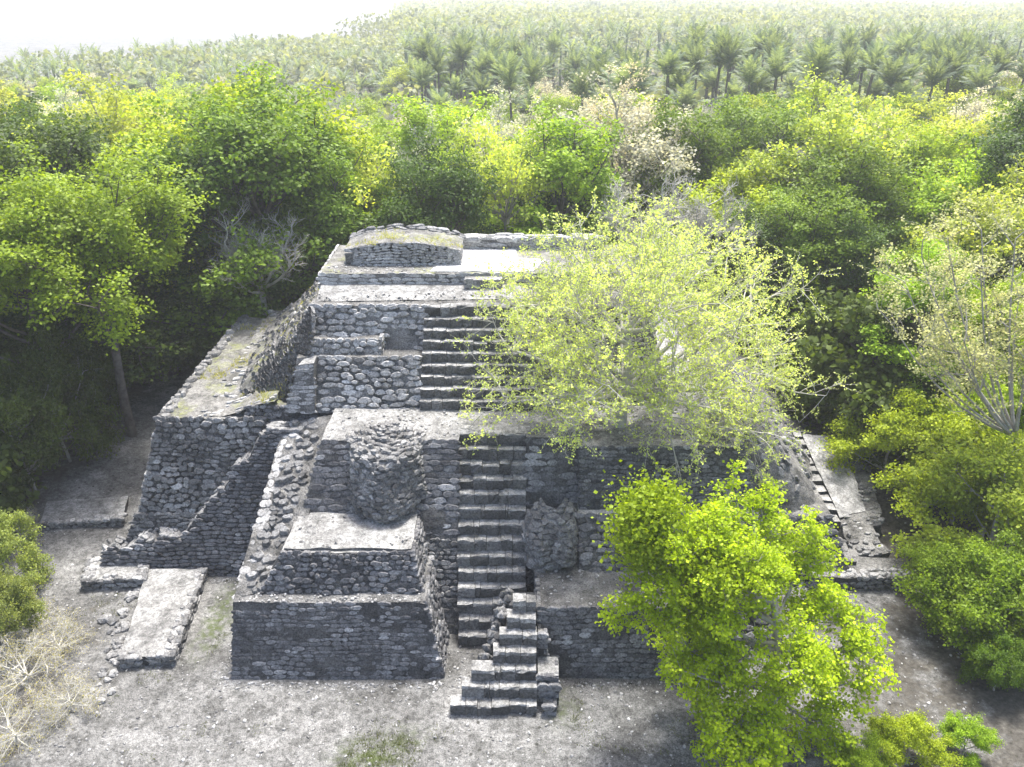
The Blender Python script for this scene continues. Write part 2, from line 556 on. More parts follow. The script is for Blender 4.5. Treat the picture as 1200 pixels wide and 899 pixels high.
def hull8(name, base, top, mat_side, mat_top, parent, seg=0.45, rough=0.03):
    """solid with a quad base and a quad top (corners: front-left, front-right, back-right, back-left);
    faces are subdivided and roughened so that edges are worn"""
    base = [np.asarray(p, float) for p in base]; top = [np.asarray(p, float) for p in top]
    V, F, SZ, MI = [], [], [], []
    off = 0
    def add(a, b, c, d, mi):
        nonlocal off
        nu = max(2, int(max(np.linalg.norm(b - a), np.linalg.norm(c - d)) / seg) + 1)
        nv = max(2, int(max(np.linalg.norm(d - a), np.linalg.norm(c - b)) / seg) + 1)
        nu = min(nu, 60); nv = min(nv, 40)
        f, _, _ = patch(a, b, c, d)
        u, v = np.meshgrid(np.linspace(0, 1, nu), np.linspace(0, 1, nv))
        P = f(u.ravel(), v.ravel())
        i = np.arange(nu * nv).reshape(nv, nu) + off
        Q = np.stack([i[:-1, :-1], i[:-1, 1:], i[1:, 1:], i[1:, :-1]], -1).reshape(-1, 4)
        V.append(P); F.append(Q.ravel()); SZ.append(np.full(len(Q), 4)); MI.append(np.full(len(Q), mi))
        off += nu * nv
    add(base[0], base[1], top[1], top[0], 0)
    add(base[1], base[2], top[2], top[1], 0)
    add(base[2], base[3], top[3], top[2], 0)
    add(base[3], base[0], top[0], top[3], 0)
    add(top[0], top[1], top[2], top[3], 1)
    add(base[3], base[2], base[1], base[0], 0)
    P = np.concatenate(V)
    P = P + (np.stack([vnoise(P + k * 11.7, 1.9) for k in range(3)], -1) - 0.5) * 2 * rough
    me = new_mesh(name, P, np.concatenate(F), np.concatenate(SZ), mats=[mat_side, mat_top], mat_idx=np.concatenate(MI), smooth=False)
    return link(name, me, parent)

def box8(x0, x1, y0, y1, z0, z1, bx0=None, bx1=None, by0=None, by1=None):
    """(base, top) corners for hull8; b* = footprint at the base where it differs from the top"""
    bx0 = x0 if bx0 is None else bx0; bx1 = x1 if bx1 is None else bx1
    by0 = y0 if by0 is None else by0; by1 = y1 if by1 is None else by1
    return ([(bx0, by0, z0), (bx1, by0, z0), (bx1, by1, z0), (bx0, by1, z0)],
            [(x0, y0, z1), (x1, y0, z1), (x1, y1, z1), (x0, y1, z1)])

def face(bt, side, lift=0.0):
    b, t = [np.array(q, float) for q in bt[0]], [np.array(q, float) for q in bt[1]]
    i, j = {'front': (0, 1), 'right': (1, 2), 'back': (2, 3), 'left': (3, 0)}[side]
    return b[i], b[j], t[j], t[i]

# ------------------------------------------------------------------ the temple
temple = empty("stepped_temple", (0, 30, 0))
tag(temple, "ruined grey stone stepped temple with two flights of central stairs", "temple")
TEMPLE_INV = np.array([0, 30, 0.0])
class _T: pass
# parts are modelled in world coordinates; shift them so that they sit under the root
def under(o):
    o.parent = temple
    o.location = (0, -30, 0)
    return o

ZT, ZU, ZP = 6.1, 9.5, 10.1

def block(name, bt, core, top, seg=0.35, rough=0.05):
    return under(hull8(name, bt[0], bt[1], core, top, None, seg, rough))

def dress(o, bt, sides, **kw):
    for s in sides:
        f, ul, vl = patch(*face(bt, s), bulge=kw.pop("bulge", 0.0) if False else kw.get("bulge_", 0.0))
        k2 = {k: v for k, v in kw.items() if k != "bulge_"}
        lay_stones(o, f, ul, vl, **k2)

ASHLAR = dict(h=(0.12, 0.2), w=(0.16, 0.42), proud=(0.004, 0.035), irregular=0.09, square=5.0, jitter=0.05, gap=0.006, undul=0.03)
RUBBLE = dict(h=(0.12, 0.25), w=(0.15, 0.38), proud=(0.01, 0.085), irregular=0.15, square=4.6, jitter=0.13, undul=0.06)

# --- terrace body, left of the stairs
bt = box8(-7.0, -1.95, 26.5, 43.0, -0.3, ZT, bx0=-8.6, bx1=-1.95, by0=23.0, by1=44.5)
o = block("terrace_block", bt, M_CORE_DARK, M_FLOOR)
f, ul, vl = patch(*face(bt, 'front'))
def keep_tl(u, v, rng):      # plain ashlar panels on top, rubble core below
    return v > 0.52
lay_stones(o, f, ul, vl, keep=keep_tl, mats=M_STONE_DARK, tone_bias=0.02, **{**ASHLAR, "w": (0.28, 0.55), "h": (0.18, 0.26)})
lay_stones(o, f, ul, vl, keep=lambda u, v, r: v <= 0.52, mats=M_STONE_GREY, tone_bias=-0.1, **RUBBLE)
# terrace body, centre (behind the stairs) and right
bt = box8(-1.95, 0.53, 27.0, 43.0, -0.3, ZT - 0.012, by0=24.5, by1=44.5)
block("terrace_block", bt, M_CORE_DARK, M_FLOOR)
bt = box8(0.53, 2.45, 26.7, 43.0, -0.3, ZT, by0=23.4, by1=44.5)
o = block("terrace_block", bt, M_CORE_DARK, M_FLOOR)
dress(o, bt, ['front'], mats=M_STONE_DARK, tone_bias=0.05, **{**ASHLAR, "w": (0.3, 0.6), "h": (0.2, 0.3)})
bt = box8(2.45, 8.4, 26.05, 43.0, 3.9, ZT - 0.02, bx1=8.8, by0=25.15, by1=44.0)
o = block("terrace_block", bt, M_CORE_DARK, M_FLOOR)
dress(o, bt, ['front', 'left', 'right'], mats=M_STONE_DARK, tone_bias=-0.03, **{**ASHLAR, "h": (0.12, 0.17), "w": (0.2, 0.4)})
bt = box8(2.40, 8.9, 24.8, 43.0, -0.3, 4.0, bx1=9.6, by0=21.6, by1=45)
o = block("terrace_block", bt, M_CORE_DARK, M_FLOOR)
dress(o, bt, ['front'], mats=M_STONE_DARK, tone_bias=0.0, **{**RUBBLE, "h": (0.2, 0.32), "w": (0.25, 0.5)})

# --- left bastion: faced lower wall, rubble second tier
bt = box8(-9.36, -2.9, 21.95, 27.0, -0.25, 2.45, bx0=-9.5, bx1=-2.25, by0=20.95)
o = block("bastion_block", bt, M_CORE_DARK, M_CORE_GREY)
f, ul, vl = patch(*face(bt, 'front'))
def keep_bl(u, v, rng):
    top = 0.93 + 0.10 * np.sin(u * 3.1) - 0.06 * (u < 0.25)
    return v < np.minimum(top, 1.0) + rng.normal(0, 0.01, len(u))
lay_stones(o, f, ul, vl, keep=keep_bl, mats=M_STONE_DARK, **{**ASHLAR, "h": (0.12, 0.18), "w": (0.18, 0.40)})
f, ul, vl = patch(*face(bt, 'right'))
lay_stones(o, f, ul, vl, mats=M_STONE_DARK, **{**RUBBLE})
bt = box8(-7.85, -3.35, 23.0, 26.5, 2.2, 3.7, bx0=-8.75, bx1=-3.05, by0=22.3)
o = block("bastion_block", bt, M_CORE_DARK, M_FLOOR)
dress(o, bt, ['front', 'right'], mats=M_STONE_DARK, tone_bias=-0.02, **{**RUBBLE, "proud": (0.02, 0.12)})
# coping slab with its broken edge on the second tier
bt = box8(-7.75, -3.45, 23.12, 25.6, 3.66, 3.80)
block("coping_slab", bt, M_CORE_GREY, M_FLOOR, seg=0.2, rough=0.08)

# --- flank left of the bastion: broken facing, stepped rubble and a strip of fill
base = [(-9.5, 21.4, -0.3), (-7.2, 22.2, -0.3), (-6.6, 29.5, -0.3), (-9.6, 29.5, -0.3)]
top = [(-9.38, 22.1, 2.44), (-7.6, 22.9, 2.6), (-6.95, 28.9, 5.95), (-9.0, 28.9, 5.5)]
o = under(hull8("flank_wall", base, top, M_CORE_DARK, M_RUBBLE, None, 0.35, 0.05))
f, ul, vl = patch(top[0], top[1], top[2], top[3])
lay_stones(o, f, ul, vl, keep=lambda u, v, r: (u > 0.2) & (u < 0.72), mats=M_STONE_GREY, tone_bias=0.02, **{**RUBBLE, "h": (0.2, 0.36), "w": (0.22, 0.42), "proud": (0.0, 0.2), "irregular": 0.2, "jitter": 0.2})
lay_stones(o, f, ul, vl, keep=lambda u, v, r: (u < 0.2), mats=M_STONE_PALE, tone_bias=0.1, **{**ASHLAR, "w": (0.2, 0.32), "h": (0.2, 0.4)})

# --- the two weathered mask mounds beside the stairs
def mound(cx, cy, z0, z1, rx, ry, taper, dome):
    def fn(u, v):
        th = np.pi * (1.04 * u - 0.02)
        prof = (1 - taper * v)
        if dome:
            prof = np.sqrt(np.clip(1 - (0.97 * v) ** 3.6, 0, 1)) * 1.0
        if not dome:
            prof = np.interp(v, [0, .2, .45, .66, .72, .86, 1.0], [0.97, 1.04, 1.02, 0.98, 0.92, 0.5, 0.05])
        wob = 1 + 0.16 * (vnoise(np.stack([np.cos(th) * 1.5, np.sin(th) * 1.5, v * 3], -1) + cx, 1.3) - 0.5) * 2
        x = cx - rx * np.cos(th) * prof * wob
        y = cy - ry * np.sin(th) * prof * wob + taper * v * ry * 0.5
        z = z0 + (z1 - z0) * v
        if not dome:
            z = z0 + (z1 - z0) * np.interp(v, [0, .66, .72, .86, 1.0], [0, .94, .98, 1.0, 1.0])
            y = y + np.interp(v, [0, .66, 1], [0, .5, 1.5])
        return np.stack([x, y, z], -1)
    return fn
fn = mound(-4.6, 26.25, 3.6, 6.13, 1.36, 1.6, 0.0, False)
o = under(link("mask_mound", grid_mesh("mask_mound", fn, 36, 20, [M_CORE_GREY], True, 0.05)))
lay_stones(o, fn, 5.8, 4.8, mats=M_STONE_GREY, tone_bias=0.04, **{**RUBBLE, "h": (0.14, 0.24), "w": (0.18, 0.36), "irregular": 0.2, "square": 2.6, "jitter": 0.25, "undul": 0.12, "proud": (0.03, 0.15)})
fn = mound(1.48, 25.1, 2.35, 4.3, 1.06, 1.5, 0.1, True)
o = under(link("mask_mound", grid_mesh("mask_mound", fn, 30, 20, [M_CORE_GREY], True, 0.05)))
lay_stones(o, fn, 4.4, 3.4, mats=M_STONE_GREY, tone_bias=0.12, **{**RUBBLE, "h": (0.16, 0.3), "w": (0.2, 0.42), "proud": (0.02, 0.14), "irregular": 0.2, "square": 2.6, "jitter": .28, "undul": .1})

# --- right bastion
bt = box8(0.86, 7.3, 21.65, 25.5, -0.25, 2.45, bx0=0.86, bx1=7.8, by0=20.95)
o = block("bastion_block", bt, M_CORE_DARK, M_RUBBLE)
dress(o, bt, ['front'], mats=M_STONE_DARK, tone_bias=-0.03, **{**ASHLAR, "h": (0.13, 0.2), "w": (0.2, 0.42)})
dress(o, bt, ['left'], mats=M_STONE_GREY, tone_bias=-0.05, **RUBBLE)

# --- stairs
def step_mesh(x0, x1, y0, y1, z0, z1, seed, nb=None):
    """one worn step: a row of uneven blocks laid side by side"""
    r = np.random.default_rng(seed)
    L = x1 - x0
    nb = nb or max(2, int(round(L / 0.5)))
    cut = np.sort(np.clip(np.linspace(0, 1, nb + 1) + np.r_[0, r.normal(0, 0.25 / nb, nb - 1), 0], 0, 1)) * L + x0
    V, F, SZ, MI, TN = [], [], [], [], []
    off = 0
    for a, b in zip(cut[:-1], cut[1:]):
        if b - a < 0.05: continue
        g = 0.008
        nu, nr = 4, 0
        xs = np.linspace(a + g, b - g, nu)
        dz = r.normal(0, 0.013); dy = r.normal(0, 0.02)
        if r.random() < .07: dz -= r.uniform(.03, .08); dy += r.uniform(.03, .07)
        # profile from bottom front, up, rounded nosing, across the tread to the back
        prof = [(0.03, 0.0), (0.0, 0.35), (-0.005, 0.78), (0.03, 0.94), (0.10, 1.0), (0.5, 1.0), (1.0, 1.0), (1.0, 0.0)]
        P = np.zeros((nu, len(prof), 3))
        for i, x in enumerate(xs):
            for j, (py_, pz_) in enumerate(prof):
                wear = r.normal(0, 0.018)
                P[i, j] = (x, y0 + py_ * (y1 - y0) + dy * (j < 5) + (wear if j < 6 else 0), z0 + pz_ * (z1 - z0) + (dz + r.normal(0, 0.014)) * (pz_ > 0.3))
        m = len(prof)
        idx = np.arange(nu * m).reshape(nu, m) + off
        q = np.stack([idx[:-1, :-1], idx[1:, :-1], idx[1:, 1:], idx[:-1, 1:]], -1)
        for jj in range(m - 1):
            for ii in range(nu - 1):
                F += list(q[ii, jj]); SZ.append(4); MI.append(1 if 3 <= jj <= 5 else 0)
        F += list(idx[0][::-1]); SZ.append(m); MI.append(0)
        F += list(idx[-1]); SZ.append(m); MI.append(0)
        V.append(P.reshape(-1, 3)); off += nu * m
        cnt = (m - 1) * (nu - 1) + 2
        TN += [float(np.clip(r.normal(0.40, 0.12), 0, 1))] * cnt
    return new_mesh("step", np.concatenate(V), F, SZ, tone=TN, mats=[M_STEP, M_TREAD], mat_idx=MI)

M_TREAD = floor_material("lit_tread", (0.20, 0.197, 0.19), (0.40, 0.392, 0.375))  # paler than the risers: overhead light put into the tread colour

def flight(name, n, xs0, xs1, y_start, tread, riser, z_start, seed, deep=0.5, ramp_mat=M_CORE_DARK, full=False):
    # core ramp under the steps
    x0 = (max if full else min)(xs0(0), xs0(n - 1)); x1 = max(xs1(0), xs1(n - 1))
    ye, ze = y_start + n * tread, z_start + n * riser
    base = [(x0 + .02, y_start + .15, z_start - .25), (x1 - .02, y_start + .15, z_start - .25), (x1 - .02, ye + .5, z_start - .25), (x0 + .02, ye + .5, z_start - .25)]
    top = [(x0 + .02, y_start + .22, z_start), (x1 - .02, y_start + .22, z_start), (x1 - .02, ye + .5, ze - riser * .6), (x0 + .02, ye + .5, ze - riser * .6)]
    o = under(hull8(name, base, top, ramp_mat, ramp_mat, None, 0.5, 0.01))
    for k in range(n):
        y0 = y_start + k * tread
        z1 = z_start + (k + 1) * riser
        z0 = z_start - 0.1 if full else z1 - riser - 0.06
        me = step_mesh(xs0(k), xs1(k), y0, y0 + tread + deep * 0.3, z0, z1, seed + k)
        link("step", me, o)
    return o
# main flight: 14 steps from the ground to the terrace
flight("main_stairway", 14, lambda k: -1.98 + 0.012 * max(0, 6 - k) + 0.03 * math.sin(k * 2.1), lambda k: 0.53 - 0.02 * (k < 6) + 0.02 * math.sin(k * 1.3), 22.55, 0.335, 6.14 / 14, -0.02, 100)
# lower flight on the right, broken on its left side
left_edge = [-1.98, -1.62, -1.32, -0.62, -0.42, -0.18, 0.02]
flight("lower_stairway", 7, lambda k: left_edge[k], lambda k: 0.80 + 0.015 * math.sin(k * 2.0), 19.45, 0.335, 0.41, -0.03, 200, full=True)
# broken fill on the left of the lower flight: a ragged mass of core stones
def blob_stone(r):
    phi = (1 + 5 ** .5) / 2
    v = np.array([(-1, phi, 0), (1, phi, 0), (-1, -phi, 0), (1, -phi, 0), (0, -1, phi), (0, 1, phi), (0, -1, -phi), (0, 1, -phi), (phi, 0, -1), (phi, 0, 1), (-phi, 0, -1), (-phi, 0, 1)]) / 1.9
    return v * (1 + r.normal(0, .13, (12, 1))) * r.uniform(.7, 1.1, 3)
ICO = np.array([(0, 11, 5), (0, 5, 1), (0, 1, 7), (0, 7, 10), (0, 10, 11), (1, 5, 9), (5, 11, 4), (11, 10, 2), (10, 7, 6), (7, 1, 8), (3, 9, 4), (3, 4, 2), (3, 2, 6), (3, 6, 8), (3, 8, 9), (4, 9, 5), (2, 4, 11), (6, 2, 10), (8, 6, 7), (9, 8, 1)])
r = np.random.default_rng(55)
V, F, TN = [], [], []
for k in range(120):
    t = r.random()
    lx = np.interp(t, [0, .3, .45, 1], [-1.15, -0.95, -0.55, -0.15])
    yy = 20.1 + 2.3 * t + r.uniform(0, .35)
    ztop = np.interp(t, [0, 1], [0.75, 2.75])
    sc = r.uniform(.10, .24)
    V.append(blob_stone(r) * sc + [lx + r.normal(0, .12), yy, r.uniform(max(0, ztop - 1.1), ztop) - .1])
    F.append((ICO + 12 * k).ravel()); TN += [float(np.clip(r.normal(.45, .2), 0, 1))] * 20
o = under(link("broken_fill", new_mesh("broken_fill", np.concatenate(V), np.concatenate(F), np.full(20 * 120, 3), tone=TN, mats=[M_STONE_GREY])))
o["kind"] = "stuff"
# stub of balustrade right of the lower flight
for k, (x0, x1, y0, y1, z1) in enumerate([(0.83, 1.5, 20.05, 20.95, 1.05), (0.83, 1.5, 19.85, 20.3, 0.75), (1.0, 1.42, 19.45, 19.83, 0.3), (0.86, 1.15, 20.95, 21.3, 1.9)]):
    bt = box8(x0, x1, y0, y1, -0.15, z1)
    o = block("balustrade_stub", bt, M_CORE_DARK, M_FLOOR, seg=0.2, rough=0.035)
    dress(o, bt, ['front', 'right'], mats=M_STONE_DARK, tone_bias=0.08, **{**ASHLAR, "h": (0.2, 0.3), "w": (0.3, 0.45)})

# upper flight: 9 steps from the terrace to the landing
flight("upper_stairway", 9, lambda k: -3.62 + 0.012 * k, lambda k: 0.95, 28.95, 0.30, (ZU - ZT) / 9, ZT, 300)

# --- upper body
bt = box8(-8.5, -3.6, 30.1, 41.0, ZT - 0.2, 7.85, bx0=-8.75, by0=29.1)
o = block("upper_tier", bt, M_CORE_GREY, M_RUBBLE, rough=0.06)
f, ul, vl = patch(*face(bt, 'front'), bulge=0.10)
lay_stones(o, f, ul, vl, mats=M_STONE_PALE, tone_bias=0.02, keep=lambda u, v, r: (u > 0.19), **{**RUBBLE, "h": (0.17, 0.30), "w": (0.24, 0.52), "proud": (0.03, 0.10), "square": 5.0, "irregular": 0.13})
bt = box8(-8.2, -3.4, 31.55, 39.5, 7.6, ZU - 0.01, bx0=-8.5, by0=30.75)
o = block("upper_tier", bt, M_CORE_GREY, M_RUBBLE, rough=0.05)
f, ul, vl = patch(*face(bt, 'front'), bulge=0.08)
lay_stones(o, f, ul, vl, mats=M_STONE_PALE, tone_bias=0.04, keep=lambda u, v, r: ~((u > 0.66) & (u < 0.9) & (v < 0.55)), **{**RUBBLE, "h": (0.16, 0.28), "w": (0.22, 0.5), "proud": (0.03, 0.10), "square": 5.0})
# rubble lip that overhangs the lower ledge
bt = box8(-8.0, -5.2, 30.55, 31.2, 7.7, 8.4, by0=30.3)
o = block("upper_tier", bt, M_CORE_GREY, M_RUBBLE, seg=.25, rough=0.07)
dress(o, bt, ['front', 'right'], mats=M_STONE_PALE, tone_bias=0.02, **{**RUBBLE, "h": (0.18, 0.28)})
# smooth buttress panel at the left end of the lower tier
base = [(-8.95, 28.9, 6.0), (-7.75, 28.9, 6.0), (-7.75, 30.0, 6.0), (-8.75, 30.0, 6.0)]
top = [(-8.35, 29.55, 7.75), (-7.75, 29.55, 7.85), (-7.75, 30.2, 7.9), (-8.2, 30.2, 7.8)]
o = under(hull8("buttress", base, top, M_CORE_GREY, M_FLOOR, None, 0.25, 0.03))
f, ul, vl = patch(base[0], base[1], top[1], top[0])
lay_stones(o, f, ul, vl, mats=M_STONE_PALE, tone_bias=0.08, **{**ASHLAR, "w": (0.3, 0.6), "h": (0.12, 0.2), "proud": (0.01, 0.03)})
# behind and right of the upper stairs
bt = box8(-3.6, 0.95, 31.65, 39.5, ZT - 0.2, ZU, by0=29.6)
block("upper_tier", bt, M_CORE_GREY, M_RUBBLE)
bt = box8(0.95, 5.6, 31.5, 39.5, ZT - 0.2, ZU - 0.008, bx1=6.2, by0=29.3)
o = block("upper_tier", bt, M_CORE_GREY, M_RUBBLE, rough=0.05)
dress(o, bt, ['front'], mats=M_STONE_PALE, tone_bias=0.0, **{**RUBBLE, "square": 5.0})
dress(o, bt, ['right'], mats=M_STONE_PALE, tone_bias=0.0, **RUBBLE)

# left corner of the upper body: rounded rubble that runs back along the side
def corner_fn(u, v):
    # u runs from the buttress round the corner and back along the flank, v climbs
    px_ = np.array([-8.4, -9.2, -10.4, -11.5, -12.0, -12.0]); py_ = np.array([29.6, 29.8, 30.4, 31.6, 35.0, 40.3])
    tt = np.array([0, .1, .22, .36, .62, 1.0])
    x = np.interp(u, tt, px_); y = np.interp(u, tt, py_)
    inx = np.interp(u, tt, np.array([0.6, 1.3, 2.3, 3.5, 4.1, 4.1])); iny = np.interp(u, tt, np.array([1.2, 1.4, 1.1, .5, .2, 0]))
    z = ZT - 0.3 + v * 3.72
    P = np.stack([x + inx * v ** 0.9, y + iny * v, z], -1)
    P[..., 0] += (vnoise(P, 0.9) - .5) * 0.25
    return P
o = under(link("upper_flank", grid_mesh("upper_flank", corner_fn, 50, 16, [M_FLOOR_GRASS], True, 0.06)))
lay_stones(o, corner_fn, 12.5, 3.9, mats=M_STONE_GREY, tone_bias=0.08, keep=lambda u, v, r: (r.random(len(u)) < np.where(u < 0.3, 1.0, 0.5)) & (v < np.where(u < 0.3, 0.98, 0.95)), **{**RUBBLE, "h": (0.18, 0.3)})

# --- platform on the summit, low faced step, bench, back walls and glare-white plaster floor
bt = box8(-8.25, 5.0, 33.85, 38.25, ZU - 0.1, ZP, by0=33.75)
o = block("summit_platform", bt, M_CORE_GREY, M_FLOOR_GRASS, rough=0.015)
dress(o, bt, ['front', 'left'], mats=M_STONE_PALE, tone_bias=0.15, **{**ASHLAR, "h": (0.16, 0.2), "w": (0.3, 0.55)})
sl, ul, vl = patch((-8.0, 32.0, ZU + 0.02), (0.6, 32.3, ZU + 0.02), (0.6, 33.8, ZU + 0.16), (-8.15, 33.8, ZU + 0.16))
under(link("landing_floor", grid_mesh("landing_floor", sl, 40, 10, [M_FLOOR], True, 0.03)))
bt = box8(-2.0, -0.42, 33.3, 33.9, ZU, 10.0)
o = block("altar_block", bt, M_CORE_GREY, M_FLOOR, seg=.2, rough=.015)
dress(o, bt, ['front'], mats=M_STONE_GREY, tone_bias=0.1, **{**ASHLAR, "h": (0.22, 0.3), "w": (0.35, 0.6)})

def bench_top(x):
    t = (x + 7.35) / (7.35 - 2.24)
    x = np.asarray(x, float)
    return 10.66 + 0.42 * np.sin(np.pi * np.clip(t * .92 + .04, 0, 1)) ** .8 + 0.10 * (vnoise(np.stack([x, 0 * x, 0 * x], -1), 1.7) - .5)
def bench_front(u, v):
    x = -7.35 + u * 5.11
    y = 35.0 + 0.12 * v + 0.5 * np.clip(0.12 - u, 0, 1) / 0.12 * 0.6
    z = ZP - 0.05 + v * (bench_top(x) - ZP + 0.02)
    return np.stack([x, y, z], -1)
def bench_topf(u, v):
    x = -7.35 + u * 5.11
    y = 35.12 + v * 2.1 + 0.3 * np.clip(0.12 - u, 0, 1) / 0.12 * (1 - v)
    z = bench_top(x) + 0.10 * v
    return np.stack([x, y, z], -1)
bt = box8(-7.3, -2.26, 35.15, 37.2, ZP - .1, 10.62)
o = block("summit_wall", bt, M_CORE_GREY, M_FLOOR_GRASS, rough=.02)
under(link("summit_wall_top", grid_mesh("summit_wall_top", bench_topf, 36, 12, [M_FLOOR_GRASS], True, 0.03)))
lay_stones(o, bench_front, 5.1, 1.0, mats=M_STONE_PALE, tone_bias=0.15, **{**ASHLAR, "h": (0.11, 0.16), "w": (0.2, 0.42)})
f, ul, vl = patch(*face(bt, 'right'))
lay_stones(o, f, ul, vl, mats=M_STONE_PALE, **{**ASHLAR, "h": (0.2, 0.3), "w": (0.3, 0.5)})
def bench_back(u, v):
    x = -7.4 + u * 5.2
    return np.stack([x, 36.9 + .35 * v, bench_top(x) + .02 + .16 * v], -1)
f, ul, vl = bench_back, 5.2, .4
lay_stones(o, f, ul, vl, mats=M_STONE_GREY, tone_bias=0.1, **{**RUBBLE, "h": (0.14, 0.22), "w": (0.2, 0.5), "proud": (0.0, 0.09)})
bt = box8(-2.2, 4.2, 37.5, 38.2, ZP - .1, 10.55)
o = block("summit_wall", bt, M_CORE_GREY, M_FLOOR_GRASS, rough=.02)
dress(o, bt, ['front'], mats=M_STONE_PALE, tone_bias=0.1, **{**ASHLAR, "h": (0.2, 0.3), "w": (0.5, 0.9)})
f, ul, vl = patch(*[np.array(q, float) for q in ((-2.2, 37.5, 10.56), (4.2, 37.5, 10.56), (4.2, 38.2, 10.56), (-2.2, 38.2, 10.56))])
lay_stones(o, f, ul, vl, mats=M_STONE_PALE, tone_bias=0.2, **{**RUBBLE, "h": (0.3, 0.36), "w": (0.4, 0.9), "proud": (0.04, 0.12)})
# plaster floor, worn outline; sun glare put into its white colour
pl = [at(503, 319.0, ZP), at(625, 319.0, ZP), at(640, 305, ZP), at(607, 303, ZP), at(604, 293, ZP), at(541, 293, ZP), at(541, 305, ZP), at(515, 309, ZP)]
pl = np.array(pl); pl[:, 1] = np.clip(pl[:, 1], 33.9, 37.45)
dense = []
for k in range(len(pl)):
    a, b = pl[k], pl[(k + 1) % len(pl)]
    m = max(2, int(np.linalg.norm(b - a) / 0.25))
    for q in range(m):
        dense.append(a + (b - a) * q / m + np.array([*RNG.normal(0, 0.03, 2), 0]))
dense = np.array(dense)
n = len(dense)
tv = np.concatenate([dense + [0, 0, 0.035], dense + [0, 0, -0.05]])
ff = list(range(n)); sz = [n]
for k in range(n):
    ff += [n + k, n + (k + 1) % n, (k + 1) % n, k]; sz.append(4)
under(link("plaster_floor", new_mesh("plaster_floor", tv, ff, sz, mats=[M_PLASTER])))

# --- left side tier: two rubble walls under a grassy top
bt = box8(-15.1, -9.2, 27.75, 42.0, -0.3, 2.0, bx0=-16.0, by0=26.95, by1=44)
o = block("side_tier", bt, M_CORE_DARK, M_RUBBLE, rough=.05)
f, ul, vl = patch(*face(bt, 'front'))
lay_stones(o, f, ul, vl, mats=M_STONE_GREY, tone_bias=-0.05, **{**RUBBLE, "proud": (0.01, 0.06)})
lay_stones(o, *patch(*face(bt, 'left')), mats=M_STONE_GREY, **RUBBLE)
bt = box8(-14.1, -9.9, 29.2, 40.5, 1.8, 5.6, bx0=-15.0, bx1=-10.6, by0=27.85, by1=42.0)
o = block("side_tier", bt, M_CORE_DARK, M_FLOOR_GRASS, rough=.06)
f, ul, vl = patch(*face(bt, 'front'), bulge=0.12)
lay_stones(o, f, ul, vl, mats=M_STONE_GREY, tone_bias=-0.02, **{**RUBBLE, "h": (0.14, 0.26), "w": (0.18, 0.38)})
lay_stones(o, *patch(*face(bt, 'left'), bulge=0.1), mats=M_STONE_GREY, **RUBBLE)
lay_stones(o, *patch(*face(bt, 'right'), bulge=0.1), mats=M_STONE_DARK, **RUBBLE)
# ragged stone rim at the left edge of that top
f, ul, vl = patch((-14.1, 29.2, 5.6), (-13.7, 29.2, 5.6), (-13.7, 40.5, 5.6), (-14.1, 40.5, 5.6))
lay_stones(o, f, ul, vl, mats=M_STONE_GREY, tone_bias=0.1, **{**RUBBLE, "proud": (0.05, 0.2), "h": (.3, .5)})
# sloping grassy fill between that top and the upper body
def slope_fn(u, v):
    x = -12.6 + u * 3.2
    y = 29.35 + v * 11.5
    z = 5.55 + 0.75 * u ** 1.4 + 0.35 * np.clip(v - .2, 0, 1) + 0.0 * x
    P = np.stack([x, y, z], -1)
    P[..., 2] += (vnoise(P, 0.8) - .5) * .3
    return P
o = under(link("grassy_fill", grid_mesh("grassy_fill", slope_fn, 18, 40, [M_FLOOR_GRASS], True, 0.05)))
lay_stones(o, slope_fn, 3.3, 11.5, mats=M_STONE_PALE, skip=.72, **{**RUBBLE, "proud": (-.02, .1), "irregular": .2, "jitter": .3})
# core that closes the recess between the side tier and the terrace
bt = box8(-10.6, -6.9, 29.4, 43.0, -0.3, 6.05, by0=27.6)
o = block("recess_wall", bt, M_CORE_DARK, M_FLOOR_GRASS, rough=.06)
lay_stones(o, *patch(*face(bt, 'front')), mats=M_STONE_DARK, **RUBBLE)

# --- the later faced wall that survives higher towards the bastion (ragged diagonal top)
W2_BL, W2_BR = np.array([-16.35, 26.35, -0.2]), np.array([-8.2, 26.35, -0.2])
W2_LEAN = 2.05 / 5.6
def w2_top(x):
    z = np.interp(x, [-16.4, -15.9, -13.3, -12.7, -9.75, -9.5, -8.2], [0.7, 1.05, 1.45, 1.9, 5.15, 5.45, 5.5])
    x = np.asarray(x, float)
    z = z + 0.45 * (vnoise(np.stack([x, 0 * x, 0 * x], -1), 2.3) - .5) + 0.25 * (vnoise(np.stack([x, 0 * x + 9, 0 * x], -1), 6.0) - .5)
    return np.minimum(z, 5.5)
def w2_fn(u, v):
    x = -16.35 + u * 8.15
    z = -0.2 + v * 5.7
    xx = x + 0.16 * np.maximum(z, 0) * (x < -14)
    return np.stack([xx, 26.35 + (z + .2) * W2_LEAN, z], -1)
cols = np.linspace(-16.35, -8.2, 70)
zt = np.round(w2_top(cols) / 0.16) * 0.16
V, F, SZ = [], [], []
for k, x in enumerate(cols):
    z = zt[k]
    sh = 0.16 * (1 if x < -14 else 0)
    V += [(x, 26.38, -0.2), (x + sh * z, 26.38 + (z + .2) * W2_LEAN, z), (x + sh * z, 26.38 + (z + .2) * W2_LEAN + .55, z), (x, 27.6, -0.2)]
for k in range(len(cols) - 1):
    a, b = 4 * k, 4 * (k + 1)
    for i, j in ((0, 1), (1, 2), (2, 3), (3, 0)):
        F += [a + i, b + i, b + j, a + j]; SZ.append(4)
F += [3, 2, 1, 0]; SZ.append(4)
e = 4 * (len(cols) - 1)
F += [e, e + 1, e + 2, e + 3]; SZ.append(4)
